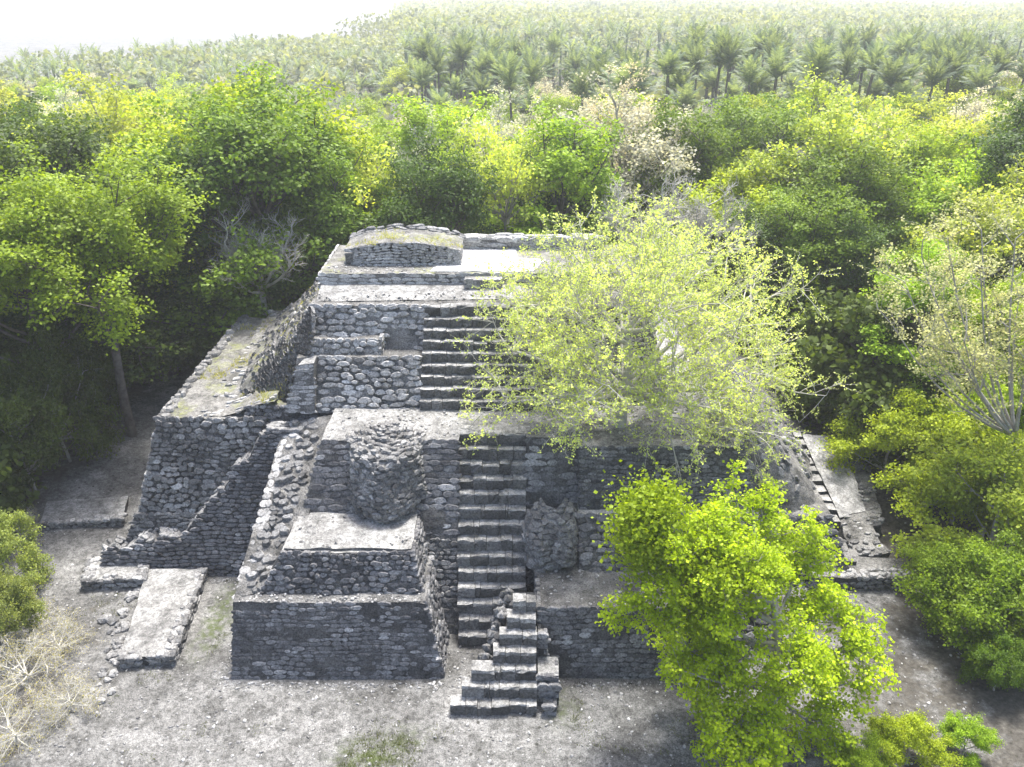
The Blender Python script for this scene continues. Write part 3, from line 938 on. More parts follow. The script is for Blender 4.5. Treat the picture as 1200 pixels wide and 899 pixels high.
o = under(link("facing_wall", new_mesh("facing_wall", V, F, SZ, mats=[M_CORE_DARK])))
lay_stones(o, w2_fn, 8.15, 6.0, mats=M_STONE_DARK, tone_bias=0.02, keep=lambda u, v, r: (-0.2 + v * 5.7) < w2_top(-16.35 + u * 8.15) + r.normal(0, .05, len(u)), **{**ASHLAR, "h": (0.12, 0.18), "w": (0.2, 0.42), "proud": (0.02, 0.08), "irregular": 0.09})
# pale broken top of that wall
def w2_cap(u, v):
    x = -16.35 + u * 8.1
    z = w2_top(x) + 0.0
    return np.stack([x + 0.16 * np.maximum(z, 0) * (x < -14), 26.38 + (z + .2) * W2_LEAN + v * .55, z + .02], -1)
lay_stones(o, w2_cap, 11.0, 0.6, mats=M_STONE_PALE, tone_bias=-0.1, **{**ASHLAR, "h": (0.18, 0.3), "proud": (0.0, 0.05)})

# --- right flank: slope of rubble, stacked edge, smooth ramp and low platforms
def rslope_fn(u, v):
    x = 8.0 + u * 8.5
    y = 26.2 + v * 19
    front = smooth(0, 0.14, v)
    z = 6.0 * (1 - smooth(0.02, 0.95, u)) * (0.30 + 0.70 * front) + 0.1
    z = z - 0.9 * (1 - smooth(0.0, 0.35, v)) * u
    P = np.stack([x, y, z], -1)
    P[..., 2] += (vnoise(P, 0.7) - .5) * .5 + (vnoise(P, 2.1) - .5) * .15 - 0.3 * smooth(.85, 1, u)
    P[..., 2] += 0.30 * smooth(.45, .60, u) * smooth(.05, .25, v) - 0.9 * smooth(.50, .62, u) * (1 - smooth(.22, .40, v))
    return P
o = under(link("right_slope", grid_mesh("right_slope", rslope_fn, 50, 80, [M_RUBBLE], True, 0.06)))
lay_stones(o, rslope_fn, 11.0, 19.0, mats=M_STONE_GREY, tone_bias=0.08, keep=lambda u, v, r: r.random(len(u)) < np.where((v < 0.5) & (u < .75), 0.5, 0.07), **{**RUBBLE, "h": (0.2, 0.38), "w": (0.2, 0.45), "proud": (0.0, 0.12)})
# front face under that slope
bt = box8(8.2, 12.6, 27.2, 32, -0.3, 2.3, bx0=8.0, bx1=13.4, by0=25.6)
o = block("right_tier", bt, M_CORE_DARK, M_RUBBLE, rough=.07)
dress(o, bt, ['front'], mats=M_STONE_DARK, tone_bias=0.0, **RUBBLE)
# ramp of smooth consolidated masonry
rb = [at(984, 606, 0.75), at(1014, 600, 0.7), at(986, 512, 1.7), at(940, 508, 1.9)]
rl = [at(1000, 655, 0.45), at(1042, 648, 0.4), rb[1] + [0.05, -0.02, -0.05], rb[0] + [0, -0.02, -0.05]]
def slab(name, q, drop, m_top, m_side, seg=.3, rough=.02):
    basep = [np.array([p[0], p[1], -0.3]) for p in q]
    return under(hull8(name, basep, q, m_side, m_top, None, seg, rough))
M_RAMP = floor_material("grey_render", (0.20, 0.197, 0.19), (0.40, 0.395, 0.385))
slab("ramp", rb, 1, M_RAMP, M_CORE_DARK, .25, .07)
o = slab("ramp_foot", rl, 1, M_RUBBLE, M_CORE_DARK, .25, .13)
lay_stones(o, *patch(*rl), mats=M_STONE_GREY, skip=.6, **{**RUBBLE, "jitter": .3})
# stacked dark blocks along the ramp's inner edge
for k in range(10):
    t = k / 9.0
    p = rb[0] * (1 - t) + rb[3] * t
    w = 0.45 + 0.12 * math.sin(k * 2.3)
    b_, t_ = box8(p[0] - 0.72 - 0.1 * (k % 2), p[0] - 0.05, p[1] - 0.26, p[1] + 0.22, p[2] - 1.0, p[2] - 0.02 + 0.05 * math.sin(k * 1.7))
    under(hull8("edge_block", b_, t_, M_CORE_DARK, M_FLOOR, None, 0.2, 0.05))
q = [at(1014, 618, 0.55), at(1036, 616, 0.55), at(1016, 540, 1.0), at(992, 540, 1.15)]
o = slab("edge_kerb", q, 1, M_RUBBLE, M_CORE_DARK, .25, .13)
lay_stones(o, *patch(*q), mats=M_STONE_GREY, skip=.5, **{**RUBBLE, "jitter": .3})
q = [at(950, 676, 0.5), at(1092, 678, 0.5), at(1074, 656, 0.5), at(950, 650, 0.5)]
o = slab("low_platform", q, 1, M_RUBBLE, M_CORE_DARK, .3, .06)
f, ul, vl = patch(np.array([q[0][0], q[0][1] - .05, -.1]), np.array([q[1][0], q[1][1] - .05, -.1]), q[1], q[0])
lay_stones(o, f, ul, vl, mats=M_STONE_GREY, tone_bias=.1, **RUBBLE)
f, ul, vl = patch(q[0], q[1], q[1] + [-.1, .45, .02], q[0] + [0, .45, .02])
lay_stones(o, f, ul, vl, mats=M_STONE_PALE, **{**RUBBLE, "h": (.2, .3)})
q = [at(935, 654, 0.7), at(1003, 658, 0.65), at(985, 628, 0.8), at(925, 622, 0.9)]
o = slab("low_platform", q, 1, M_RUBBLE, M_CORE_DARK, .25, .10)
lay_stones(o, *patch(*q), mats=M_STONE_GREY, skip=.6, **{**RUBBLE, "jitter": .3})

# --- loose ruins on the ground at the left
def ruin(name, label, quad, z, bt_sides, **kw):
    c = np.mean(quad, 0)
    root = empty(name, (c[0], c[1], 0))
    tag(root, label, "ruin")
    base = [np.array([p[0], p[1], -0.25]) for p in quad]
    top = [np.array([p[0], p[1], z]) for p in quad]
    o = hull8("wall_core", base, top, M_CORE_DARK, M_FLOOR, root, .3, .05)
    o.location = (-c[0], -c[1], 0)
    n = 4
    for s, (i, j) in {'front': (0, 1), 'right': (1, 2), 'left': (3, 0)}.items():
        if s in bt_sides:
            lay_stones(o, *patch(base[i] + [0, 0, .2], base[j] + [0, 0, .2], top[j], top[i]), mats=M_STONE_GREY, **{**RUBBLE, "h": (.14, .22), "w": (.2, .4), "proud": (.02, .1), **kw})
            # coping stones along that edge
            a, b = top[i], top[j]
            inn = (c * [1, 1, 0] + [0, 0, z]) - (a + b) / 2
            inn = inn / np.linalg.norm(inn) * .3
            lay_stones(o, *patch(a, b, b + inn, a + inn), mats=M_STONE_PALE, tone_bias=-.05, skip=.2, **{**RUBBLE, "h": (.2, .3), "w": (.2, .4), "proud": (.01, .08)})
    return root
ruin("ruined_platform", "low L-shaped stone platform edge beside the faced left wall", [at(142, 782, 0.0), at(205, 778, 0.0), at(243, 676, 0.0), at(176, 676, 0.0)], 0.38, ('front', 'right'))
ruin("ruined_block", "small low rubble block between the side tier and the dry shrubs", [at(99, 690, 0.0), at(172, 689, 0.0), at(178, 664, 0.0), at(108, 664, 0.0)], 0.42, ('front', 'left', 'right'))
ruin("ruined_kerb", "thin low stone kerb running from side tier towards the forest", [at(48, 624, 0.0), at(146, 617, 0.0), at(152, 590, 0.0), at(58, 596, 0.0)], 0.40, ('front',))

finish_stones(300)

# ------------------------------------------------------------------ vegetation
def unit(v):
    return v / (np.linalg.norm(v, axis=-1, keepdims=True) + 1e-9)

def poly_at(P, t):
    """P (N,K,3), t (N,m) in 0..1 -> points (N,m,3), tangents (N,m,3)"""
    N, K, _ = P.shape
    s = np.clip(t, 0, 0.999) * (K - 1)
    i = np.floor(s).astype(int)
    f = (s - i)[..., None]
    r = np.arange(N)[:, None]
    a, b = P[r, i], P[r, i + 1]
    return a * (1 - f) + b * f, unit(b - a)

def sprout(P, m, t0, t1, length, spread, up, K, rng, wob=0.08, droop=0.0):
    """m children on each polyline of P"""
    N = len(P)
    t = rng.uniform(t0, t1, (N, m))
    t[:, 0] = 1.0
    base, tan = poly_at(P, t)
    base = base.reshape(-1, 3); tan = tan.reshape(-1, 3)
    rnd = unit(rng.normal(0, 1, base.shape))
    d = unit(tan * (1 - spread) + rnd * spread + np.array([0, 0, up]))
    L = length * rng.uniform(0.55, 1.25, len(base))[:, None, None]
    s = np.linspace(0, 1, K)[None, :, None]
    bend = unit(rng.normal(0, 1, base.shape))[:, None, :] * wob
    g = np.array([0, 0, -droop])[None, None]
    return base[:, None] + L * (d[:, None] * s + bend * np.sin(s * np.pi) + g * s * s)

def tubes(polys, r0, r1, sides):
    """polys (N,K,3) -> verts, faces of tapered tubes; r0, r1 arrays or floats"""
    N, K, _ = polys.shape
    tan = np.gradient(polys, axis=1)
    tan = unit(tan)
    ref = np.where(np.abs(tan[..., 2:3]) > 0.9, np.array([1.0, 0, 0]), np.array([0, 0, 1.0]))
    a = unit(np.cross(tan, ref)); b = np.cross(tan, a)
    ang = np.arange(sides) / sides * 2 * np.pi
    r0 = np.broadcast_to(np.asarray(r0, float), (N,)); r1 = np.broadcast_to(np.asarray(r1, float), (N,))
    s = np.linspace(0, 1, K)
    rad = r0[:, None] * (1 - s) + r1[:, None] * s
    V = polys[:, :, None] + rad[:, :, None, None] * (np.cos(ang)[None, None, :, None] * a[:, :, None] + np.sin(ang)[None, None, :, None] * b[:, :, None])
    idx = np.arange(N * K * sides).reshape(N, K, sides)
    nx = np.roll(idx, -1, axis=2)
    F = np.stack([idx[:, :-1], nx[:, :-1], nx[:, 1:], idx[:, 1:]], -1).reshape(-1, 4)
    return V.reshape(-1, 3), F

class MeshBag:
    def __init__(self):
        self.V, self.F, self.S, self.T, self.n = [], [], [], [], 0
    def add(self, V, F, tone=None):
        F = np.asarray(F)
        self.V.append(V); self.F.append((F + self.n).ravel())
        self.S.append(np.full(len(F), F.shape[1])); self.n += len(V)
        self.T.append(np.full(len(F), 0.5) if tone is None else tone)
    def build(self, name, material, smooth_=False):
        return new_mesh(name, np.concatenate(self.V), np.concatenate(self.F), np.concatenate(self.S), tone=np.concatenate(self.T), mats=[material], smooth=smooth_)

def leaves(pos, out, size, rng, tone, flat=0.5, aspect=0.45):
    """folded rhombus leaves; out = direction each leaf points to"""
    n = len(pos)
    nrm = unit(rng.normal(0, 1, (n, 3)) * (1 - flat) + np.array([0, 0, 1.0]) * flat + out * 0.25)
    d = unit(out * 0.6 + rng.normal(0, 0.7, (n, 3)))
    d = unit(d - nrm * np.sum(d * nrm, 1, keepdims=True))
    side = np.cross(nrm, d)
    L = (size * rng.uniform(0.6, 1.35, n))[:, None]
    w = L * aspect
    v0 = pos
    v1 = pos + d * L * 0.5 + side * w - nrm * L * 0.08
    v2 = pos + d * L - nrm * L * 0.12
    v3 = pos + d * L * 0.5 - side * w - nrm * L * 0.08
    V = np.stack([v0, v1, v2, v3], 1).reshape(-1, 3)
    i = np.arange(n)[:, None] * 4
    F = np.concatenate([i + [0, 1, 2], i + [0, 2, 3]], 1).reshape(-1, 3)
    return V, F, np.repeat(tone, 2)

def grow(seed, H, R, cb, limbs=12, m2=6, m3=5, leaf_n=22, leaf_size=0.28, cluster=0.35, trunk_r=0.22, targets=None,
         lean=(0, 0), flat=0.5, b2=0.36, b3=0.17, twigs=False, dome=0.75, m4=0, droop=0.0, aspect=0.45, bark=None, upb=0.15, fork=0.5, tonew=0.5, wob=0.08, low=0.45, leafmat=None, lt=(0.15, 1.05)):
    """one tree: (trunk mesh with limbs and branches, crown mesh of leaves) at the origin"""
    rng = np.random.default_rng(seed)
    tz = cb + fork * (H - cb)
    K = 7
    s = np.linspace(0, 1, K)
    tr = np.stack([lean[0] * s ** 1.3 + 0.15 * np.sin(s * 5 + seed), lean[1] * s ** 1.3 + 0.15 * np.cos(s * 4 + seed * 2) - 0.15 * np.cos(seed * 2), tz * s], -1)
    tr[:, 0] -= 0.15 * np.sin(seed) * (1 - s)
    tr[0, :2] = 0
    tr[0, 2] = -0.4
    trunk = tr[None]
    if targets is None:
        k = np.arange(limbs)
        th = k * 2.39996 + rng.uniform(0, 6.28) + rng.normal(0, .25, limbs)
        rr = R * np.sqrt((k + 0.6) / limbs) * 0.80
        rr = rr * rng.uniform(0.8, 1.12, limbs)
        rr = rr * (1 + 0.26 * np.sin(2 * th + seed) + 0.16 * np.sin(3 * th + 2.0 * seed))
        zt = cb + (H - cb) * (low + (1 - low) * np.sqrt(np.clip(1 - (np.minimum(rr / R, 1.1) * dome) ** 2, 0, 1))) * rng.uniform(0.66, 1.0, limbs) - 0.22 * R * (rr / R) ** 3
        if low < 0.3:
            sk = np.arange(limbs) % 5 < 2
            nsk = int(sk.sum())
            rr[sk] = R * rng.uniform(0.55, 0.95, nsk)
            zt[sk] = cb + (H - cb) * rng.uniform(0.08, 0.55, nsk)
        tg = np.stack([rr * np.cos(th) + lean[0], rr * np.sin(th) + lean[1], zt - b2 * R * 0.35], -1)
    else:
        tg = np.asarray(targets, float)
        limbs = len(tg)
    hfrac = np.clip((tg[:, 2] - np.hypot(tg[:, 0] - lean[0], tg[:, 1] - lean[1]) * 0.7) / tz, 0.35, 0.98)
    st, _ = poly_at(np.repeat(trunk, limbs, 0), hfrac[:, None])
    st = st[:, 0]
    s5 = np.linspace(0, 1, 6)[None, :, None]
    ctrl = st + (tg - st) * np.array([0.55, 0.55, 0.30]) + rng.normal(0, 0.10 * R / 3, st.shape)
    LB = st[:, None] * (1 - s5) ** 2 + 2 * ctrl[:, None] * s5 * (1 - s5) + tg[:, None] * s5 ** 2
    B2 = sprout(LB, m2, 0.40, 1.0, R * b2, 0.55, upb, 5, rng, wob, droop * .5)
    B3 = sprout(B2, m3, 0.30, 1.0, R * b3, 0.60, upb, 4, rng, wob, droop)
    last = B3
    if m4:
        last = sprout(B3, m4, 0.25, 1.0, R * b3 * 0.6, 0.55, upb, 3, rng, wob, droop)
    bag = MeshBag()
    bag.add(*tubes(trunk, trunk_r, trunk_r * 0.55, 9))
    bag.add(*tubes(LB, trunk_r * 0.45, trunk_r * 0.14, 6))
    bag.add(*tubes(B2, trunk_r * 0.16, trunk_r * 0.05, 4))
    if twigs:
        bag.add(*tubes(B3, trunk_r * 0.07, trunk_r * 0.025, 3))
        if m4:
            bag.add(*tubes(last, trunk_r * 0.04, trunk_r * 0.015, 3))
    tm = bag.build("trunk", bark or M_BARK, True)
    cm = None
    if leaf_n:
        N = len(last)
        t = rng.uniform(lt[0], lt[1], (N, leaf_n))
        p, tan = poly_at(last, t)
        off = rng.normal(0, cluster, p.shape) * np.array([1.15, 1.15, 0.5])
        p = p + off
        out = unit(unit(off) * 0.7 + tan * 0.8)
        ct = rng.uniform(-0.20, 0.20, (N, 1)) + rng.uniform(-.22, .22, (N // (m3 * max(1, m4)), 1)).repeat(m3 * max(1, m4), 0)
        tone = np.clip(0.5 + (ct + rng.normal(0, 0.17, (N, leaf_n))) * tonew / 0.5, 0, 1)
        b = MeshBag()
        b.add(*leaves(p.reshape(-1, 3), out.reshape(-1, 3), leaf_size, rng, tone.ravel(), flat, aspect))
        cm = b.build("crown", leafmat or M_LEAF)
    return tm, cm

def palm_mesh(seed, H, nf=22, L=3.6):
    rng = np.random.default_rng(seed)
    bag = MeshBag()
    s = np.linspace(0, 1, 8)
    lean = rng.normal(0, 0.5, 2)
    tr = np.stack([lean[0] * s ** 2, lean[1] * s ** 2, H * s - 0.3], -1)[None]
    bag.add(*tubes(tr, 0.24, 0.17, 8))
    tm = bag.build("trunk", M_BARK, True)
    top = tr[0, -1]
    b = MeshBag()
    for k in range(nf):
        th = k * 2.39996 + rng.normal(0, .15)
        el = np.interp(k / nf, [0, 1], [1.5, 0.62]) + rng.normal(0, .1)
        LL = L * rng.uniform(0.85, 1.15)
        K = 9
        q = np.linspace(0, 1, K)
        hor = np.array([np.cos(th), np.sin(th), 0])
        bendk = np.interp(k / nf, [0, 1], [0.30, 0.75])
        ang = el - bendk * 1.5 * q ** 1.4
        step = LL / (K - 1)
        pts = top + np.cumsum(np.concatenate([[np.zeros(3)], (np.cos(ang[:-1])[:, None] * hor + np.sin(ang[:-1])[:, None] * np.array([0, 0, 1.0])) * step]), 0)
        b.add(*tubes(pts[None], 0.05, 0.012, 3))
        nl = 16
        t = np.linspace(0.12, 0.99, nl)
        pp, tt = poly_at(pts[None], t[None])
        pp, tt = pp[0], tt[0]
        sidev = np.cross(hor, np.array([0, 0, 1.0]))
        for sg in (-1, 1):
            ll = (0.75 * np.sin(np.pi * (0.12 + 0.82 * t)) + 0.12)[:, None] * rng.uniform(.85, 1.15, (nl, 1))
            d = unit(tt * 0.75 + sg * sidev * 0.62 + np.array([0, 0, -0.34]) + rng.normal(0, .08, (nl, 3)))
            w = tt * 0.10
            V = np.stack([pp - w, pp + w, pp + d * ll * .6 + w * .6, pp + d * ll], 1).reshape(-1, 3)
            i = np.arange(nl)[:, None] * 4
            F = np.concatenate([i + [0, 1, 2], i + [0, 2, 3]], 1).reshape(-1, 3)
            b.add(V, F, np.repeat(np.clip(rng.normal(.5, .2, nl), 0, 1), 2))
    return tm, b.build("crown", M_LEAF)

def plant(name, label, category, meshes, loc, rotz=0.0, scale=1.0, color=(0.1, 0.14, 0.02), group=None, zscale=None):
    root = empty(name, loc)
    root.rotation_euler = (0, 0, rotz)
    root.scale = (scale, scale, zscale or scale)
    tag(root, label, category, group)
    t = link("trunk" if category in ("tree", "palm") else "stem", meshes[0], root)
    if meshes[1] is not None:
        c = link("crown" if category in ("tree", "palm") else "foliage", meshes[1], root)
        c.color = (*color, 1)
    return root

def gz(x, y):
    return float(ground_z(np.array([x]), np.array([y]))[0])

# ---- the pale spreading tree on the terrace
base = at(727, 499, ZT)
def rel(px, py, d): return atd(px, py, d) - base
tg = [rel(600, 410, 28.5), rel(590, 465, 27.2), rel(640, 356, 29.5), rel(690, 316, 30), rel(745, 301, 29.5), rel(800, 301, 30), rel(850, 326, 30),
      rel(890, 355, 30.5), rel(915, 405, 29.5), rel(900, 450, 28.5), rel(845, 480, 26.8), rel(790, 495, 26.0), rel(660, 480, 26.5), rel(720, 450, 26.0),
      rel(640, 326, 32.5), rel(730, 296, 33), rel(820, 316, 33.0), rel(880, 346, 33), rel(690, 380, 27), rel(780, 370, 26.5), rel(850, 410, 26.5), rel(610, 360, 31.5), rel(760, 346, 28), rel(810, 450, 25.8), rel(690, 440, 26.2), rel(870, 490, 27.2)]
mesh_pale = grow(11, 8.0, 6.3, 1.6, m2=7, m3=7, m4=4, leaf_n=14, leaf_size=0.085, cluster=0.03, leafmat=M_LEAF_PALE, trunk_r=0.24, targets=tg, fork=0.35, flat=0.3, b2=0.27, b3=0.19,
                 twigs=True, bark=M_TWIG_PALE, upb=0.12, aspect=0.34, tonew=0.7)
plant("terrace_tree", "pale feathery spreading tree growing on the stone terrace beside the upper stairs", "tree", mesh_pale, base, color=(0.66, 0.77, 0.19))

# ---- the vivid lime tree in front of the right bastion
base = np.array([8.0, 18.9, 0.0]); base[2] = gz(8.0, 18.9)
tg = [rel(765, 624, 20.5), rel(850, 604, 20.8), rel(898, 614, 21), rel(936, 654, 20.8), rel(746, 714, 19.3), rel(793, 704, 19), rel(955, 714, 20), rel(993, 754, 19),
      rel(983, 804, 18.5), rel(926, 784, 18), rel(860, 734, 19), rel(822, 794, 18), rel(850, 864, 17.3), rel(898, 834, 17.8), rel(869, 654, 19.6), rel(812, 654, 19.4),
      rel(793, 764, 19.6), rel(945, 844, 18.2), rel(879, 894, 16.8), rel(898, 694, 18.6), rel(831, 624, 21.6)]
mesh_lime = grow(23, 8.3, 4.3, 2.0, m2=8, m3=6, m4=3, leaf_n=20, leaf_size=0.10, cluster=0.085, trunk_r=0.18, targets=tg, fork=0.45, flat=0.5, b2=0.22, b3=0.13,
                 twigs=True, bark=M_BARK_PALE, upb=0.15, lean=(-0.3, 0.5))
lime = plant("lime_tree", "vivid lime green leafy tree in front of the right bastion", "tree", mesh_lime, base, color=(0.42, 0.56, 0.012))
rng = np.random.default_rng(5)
cl = np.concatenate([rel(px, py, d) + rng.normal(0, 1, (n_, 3)) * np.array([sx, .45, sz_]) for px, py, d, n_, sx, sz_ in
                     [(748, 615, 19.9, 2600, .42, .55), (770, 590, 20.2, 1500, .45, .3), (760, 650, 19.7, 1600, .42, .45), (815, 690, 19.2, 2400, .35, .6), (850, 670, 19.0, 1400, .5, .3)]])
b = MeshBag()
b.add(*leaves(cl, unit(rng.normal(0, 1, cl.shape) + [0, -.4, -.3]), 0.12, rng, np.clip(rng.normal(.45, .22, len(cl)), 0, 1), 0.4))
vm = link("vine_mass", b.build("vine_mass", M_LEAF), lime)
vm.color = (0.27, 0.37, 0.008, 1)
vm["label"] = "denser olive green vine hanging over the left side of the crown"

# ---- stock of trees shared by the forest
STOCK = {
    "near": [grow(131 + k, 14, 5.2, 1.6, limbs=30, low=0.18, m2=7, m3=6, leaf_n=38, leaf_size=0.17, cluster=0.26, trunk_r=0.26, flat=0.6, lt=(0.4, 1.1), b2=.34) for k in range(3)],
    "broad": [grow(31 + k, 14, 5.2, 2.0, limbs=26, low=0.22, m2=7, m3=5, leaf_n=32, leaf_size=0.22, cluster=0.30, trunk_r=0.26, flat=0.6, lt=(0.4, 1.1)) for k in range(4)],
    "over": [grow(141 + k, 14, 5.4, 5.0, limbs=24, low=0.35, m2=7, m3=6, leaf_n=40, leaf_size=0.16, cluster=0.26, trunk_r=0.26, flat=0.6, lt=(0.4, 1.1), b2=.34) for k in range(2)],
    "tall": [grow(41 + k, 15, 3.6, 2.5, limbs=24, m2=6, m3=5, leaf_n=32, leaf_size=0.20, cluster=0.27, trunk_r=0.22, low=0.2, dome=0.95, flat=0.6, lt=(0.4, 1.1)) for k in range(3)],
    "airy": [grow(51 + k, 13, 4.4, 3.0, limbs=14, m2=6, m3=5, leaf_n=18, leaf_size=0.19, cluster=0.25, trunk_r=0.20, twigs=True, bark=M_BARK_PALE, low=0.3) for k in range(3)],
    "dry": [grow(61 + k, 13, 4.4, 3.0, limbs=15, m2=7, m3=6, leaf_n=14, leaf_size=0.15, cluster=0.17, trunk_r=0.24, twigs=True, bark=M_BARK_PALE, upb=0.25, leafmat=M_LEAF_PALE, low=0.3) for k in range(3)],
    "bare": [grow(71 + k, 12, 3.6, 3.0, limbs=11, m2=7, m3=6, m4=4, leaf_n=0, trunk_r=0.26, twigs=True, bark=M_TWIG_PALE, upb=0.25, wob=.14) for k in range(2)],
    "bush": [grow(81 + k, 3.4, 2.1, 0.3, limbs=14, m2=6, m3=5, leaf_n=26, leaf_size=0.17, cluster=0.19, trunk_r=0.08, low=0.15) for k in range(3)],
    "palm": [palm_mesh(91 + k, 10.0, 18 + k % 3 * 3, 2.9 + .2 * (k % 3)) for k in range(6)],
}
KIND = {   # kind -> (stock, colour, label, category, name)
    "dark": ("broad", (0.07, 0.115, 0.014), "dark green dense broadleaf tree", "broadleaf_tree"),
    "mid": ("broad", (0.15, 0.22, 0.016), "mid green broad tree", "broadleaf_tree"),
    "bright": ("broad", (0.28, 0.36, 0.018), "bright yellow-green broad tree", "broadleaf_tree"),
    "over": ("over", (0.22, 0.29, 0.016), "bright green spreading tree", "broadleaf_tree"),
    "tallbright": ("tall", (0.25, 0.35, 0.018), "slender tall bright green tree", "slender_tree"),
    "talldark": ("tall", (0.09, 0.145, 0.015), "slender tall dark green tree", "slender_tree"),
    "airy": ("airy", (0.40, 0.45, 0.08), "thin-leaved pale green tree", "airy_tree"),
    "dry": ("dry", (0.60, 0.57, 0.42), "dry tan-leaved tree", "dry_tree"),
    "bare": ("bare", None, "leafless pale grey tree", "bare_tree"),
}
rng = np.random.default_rng(77)
def forest_tree(kind, x, y, h, where, group, wide=1.0):
    st, colr, lab, nm = KIND[kind]
    if st == "broad" and y < 49: st = "near"
    ms = STOCK[st]
    v = int(rng.integers(len(ms)))
    h0 = {"near": 14, "over": 14, "broad": 14, "tall": 15, "airy": 13, "dry": 13, "bare": 12}[st]
    sc = h / h0
    cj = None
    if colr is not None:
        k = rng.uniform(0.9, 1.5); w = rng.uniform(-.10, .07)
        cj = (min(.7, colr[0] * k * (1 + w)), min(.66, colr[1] * k), min(.48, colr[2] * k * (1 - w)))
    plant(nm, lab + " " + where, "tree", ms[v], (x, y, gz(x, y)), rng.uniform(0, 6.28), sc * wide, cj or (1, 1, 1), group, zscale=sc)

# trees chosen one by one from the photograph: kind, pixel of the crown's top, ground distance, width factor
chosen = [
    ("over", 85, 195, 37, 1.0, "overhanging the left bank, bulging lit crown", ),
    ("over", 5, 240, 35, 0.9, "at the left bank, beside the bulging crown"),
    ("dark", 15, 120, 42, 1.1, "rising behind the left bank"),
    ("mid", 285, 92, 47, 1.1, "standing highest of the left forest edge"),
    ("bright", 190, 110, 50, 1.1, "left of the highest tree of the left edge"),
    ("dark", 60, 300, 41, 1.0, "filling the shade under the overhanging crowns"),
    ("dark", 0, 330, 38, 1.0, "low in the shade of the left bank"),
    ("mid", 140, 300, 46, 0.9, "low behind the overhanging crowns"),
    ("talldark", 240, 130, 46, 1.0, "in the dark gap left of the summit"),
    ("mid", 370, 150, 48, 0.95, "just left behind the summit bench"),
    ("airy", 430, 170, 50, 1.0, "behind the summit bench"),
    ("airy", 590, 140, 49, 0.8, "with a bent trunk behind the summit wall"),
    ("tallbright", 665, 125, 50, 1.15, "beside the bent trunk behind the summit wall"),
    ("dry", 735, 105, 58, 1.15, "above the terrace tree, with a dark forked limb"),
    ("bright", 830, 205, 50, 1.0, "behind the right end of the summit"),
    ("mid", 960, 215, 46, 1.1, "above the right bank"),
    ("dark", 900, 240, 47, 1.0, "over the dark hollow of the right bank"),
    ("dark", 1010, 250, 44, 0.95, "in the dark hollow of the right bank"),
    ("bare", 1000, 180, 56, 1.1, "with a wide tangle of twigs behind the right bank"),
    ("bright", 1150, 195, 52, 1.1, "at the right forest edge"),
    ("mid", 1100, 290, 40, 0.9, "behind the half-bare tree of the right edge"),
    ("bright", 1190, 330, 36, 0.9, "close behind the half-bare tree of the right edge"),
    ("bare", 290, 250, 43, 1.15, "standing alone before the dark left forest"),
]
taken = []
for kind, px, py, d, wd, where in chosen:
    p = atd(px, py, d)
    z0 = gz(p[0], p[1])
    forest_tree(kind, p[0], p[1], p[2] - z0, where, None, wd)
    taken.append((p[0], p[1]))

# the rest of the forest round the temple, planted on a jittered grid
def clear(x, y):
    if y < 46 and -24.5 + 0.12 * (y - 30) < x < 16.5 + 0.12 * (y - 30): return True
    if y < 45.5 and abs(x) < 15: return True
    return False
cnt = 0
y = 27.0
while y < 98:
    sp = 4.8 + 0.016 * y
    x = -(0.66 * y + 12)
    while x < 0.66 * y + 12:
        xx, yy = x + rng.uniform(-1.7, 1.7), y + rng.uniform(-1.7, 1.7)
        x += sp
        if clear(xx, yy): continue
        if any((xx - a) ** 2 + (yy - b_) ** 2 < 11 for a, b_ in taken): continue
        if yy < 34 and abs(xx) < 23.5: continue
        if yy < 60:
            w = dict(dark=.26, mid=.22, bright=.14, talldark=.12, tallbright=.09, airy=.10, dry=.04, bare=.05)
            if xx > 2: w.update(bright=.30, tallbright=.12, dark=.2, talldark=.05, airy=.12, dry=.05)
        else:
            w = dict(dark=.05, mid=.16, bright=.26, talldark=.03, tallbright=.08, airy=.18, dry=.20, bare=.06)
        ks = list(w); pr = np.array([w[k] for k in ks]); pr /= pr.sum()
        kind = ks[rng.choice(len(ks), p=pr)]
        h = rng.uniform(10.5, 14.6)
        if xx < -12 and yy < 62: h = rng.uniform(12.5, 17.0)
        if xx > 14 and yy < 46: h = rng.uniform(9.5, 12)
        if yy > 74: h = rng.uniform(8.5, 11.0)
        if yy > 62 and xx < -18: h = rng.uniform(9.5, 12.0)
        zone = "in the forest left of the temple" if xx < -12 and yy < 62 else ("in the forest right of the temple" if xx > 14 and yy < 62 else "in the forest behind the temple")
        row = "front " if yy < 53 else ("near " if yy < 68 else ("deep " if yy < 86 else "palm-side "))
        zone = zone.replace("in the ", "in the " + row, 1)
        forest_tree(kind, xx, yy, h, zone, "trees " + zone, rng.uniform(0.85, 1.15))
        cnt += 1
    y += sp * 0.95
print("forest trees", cnt)

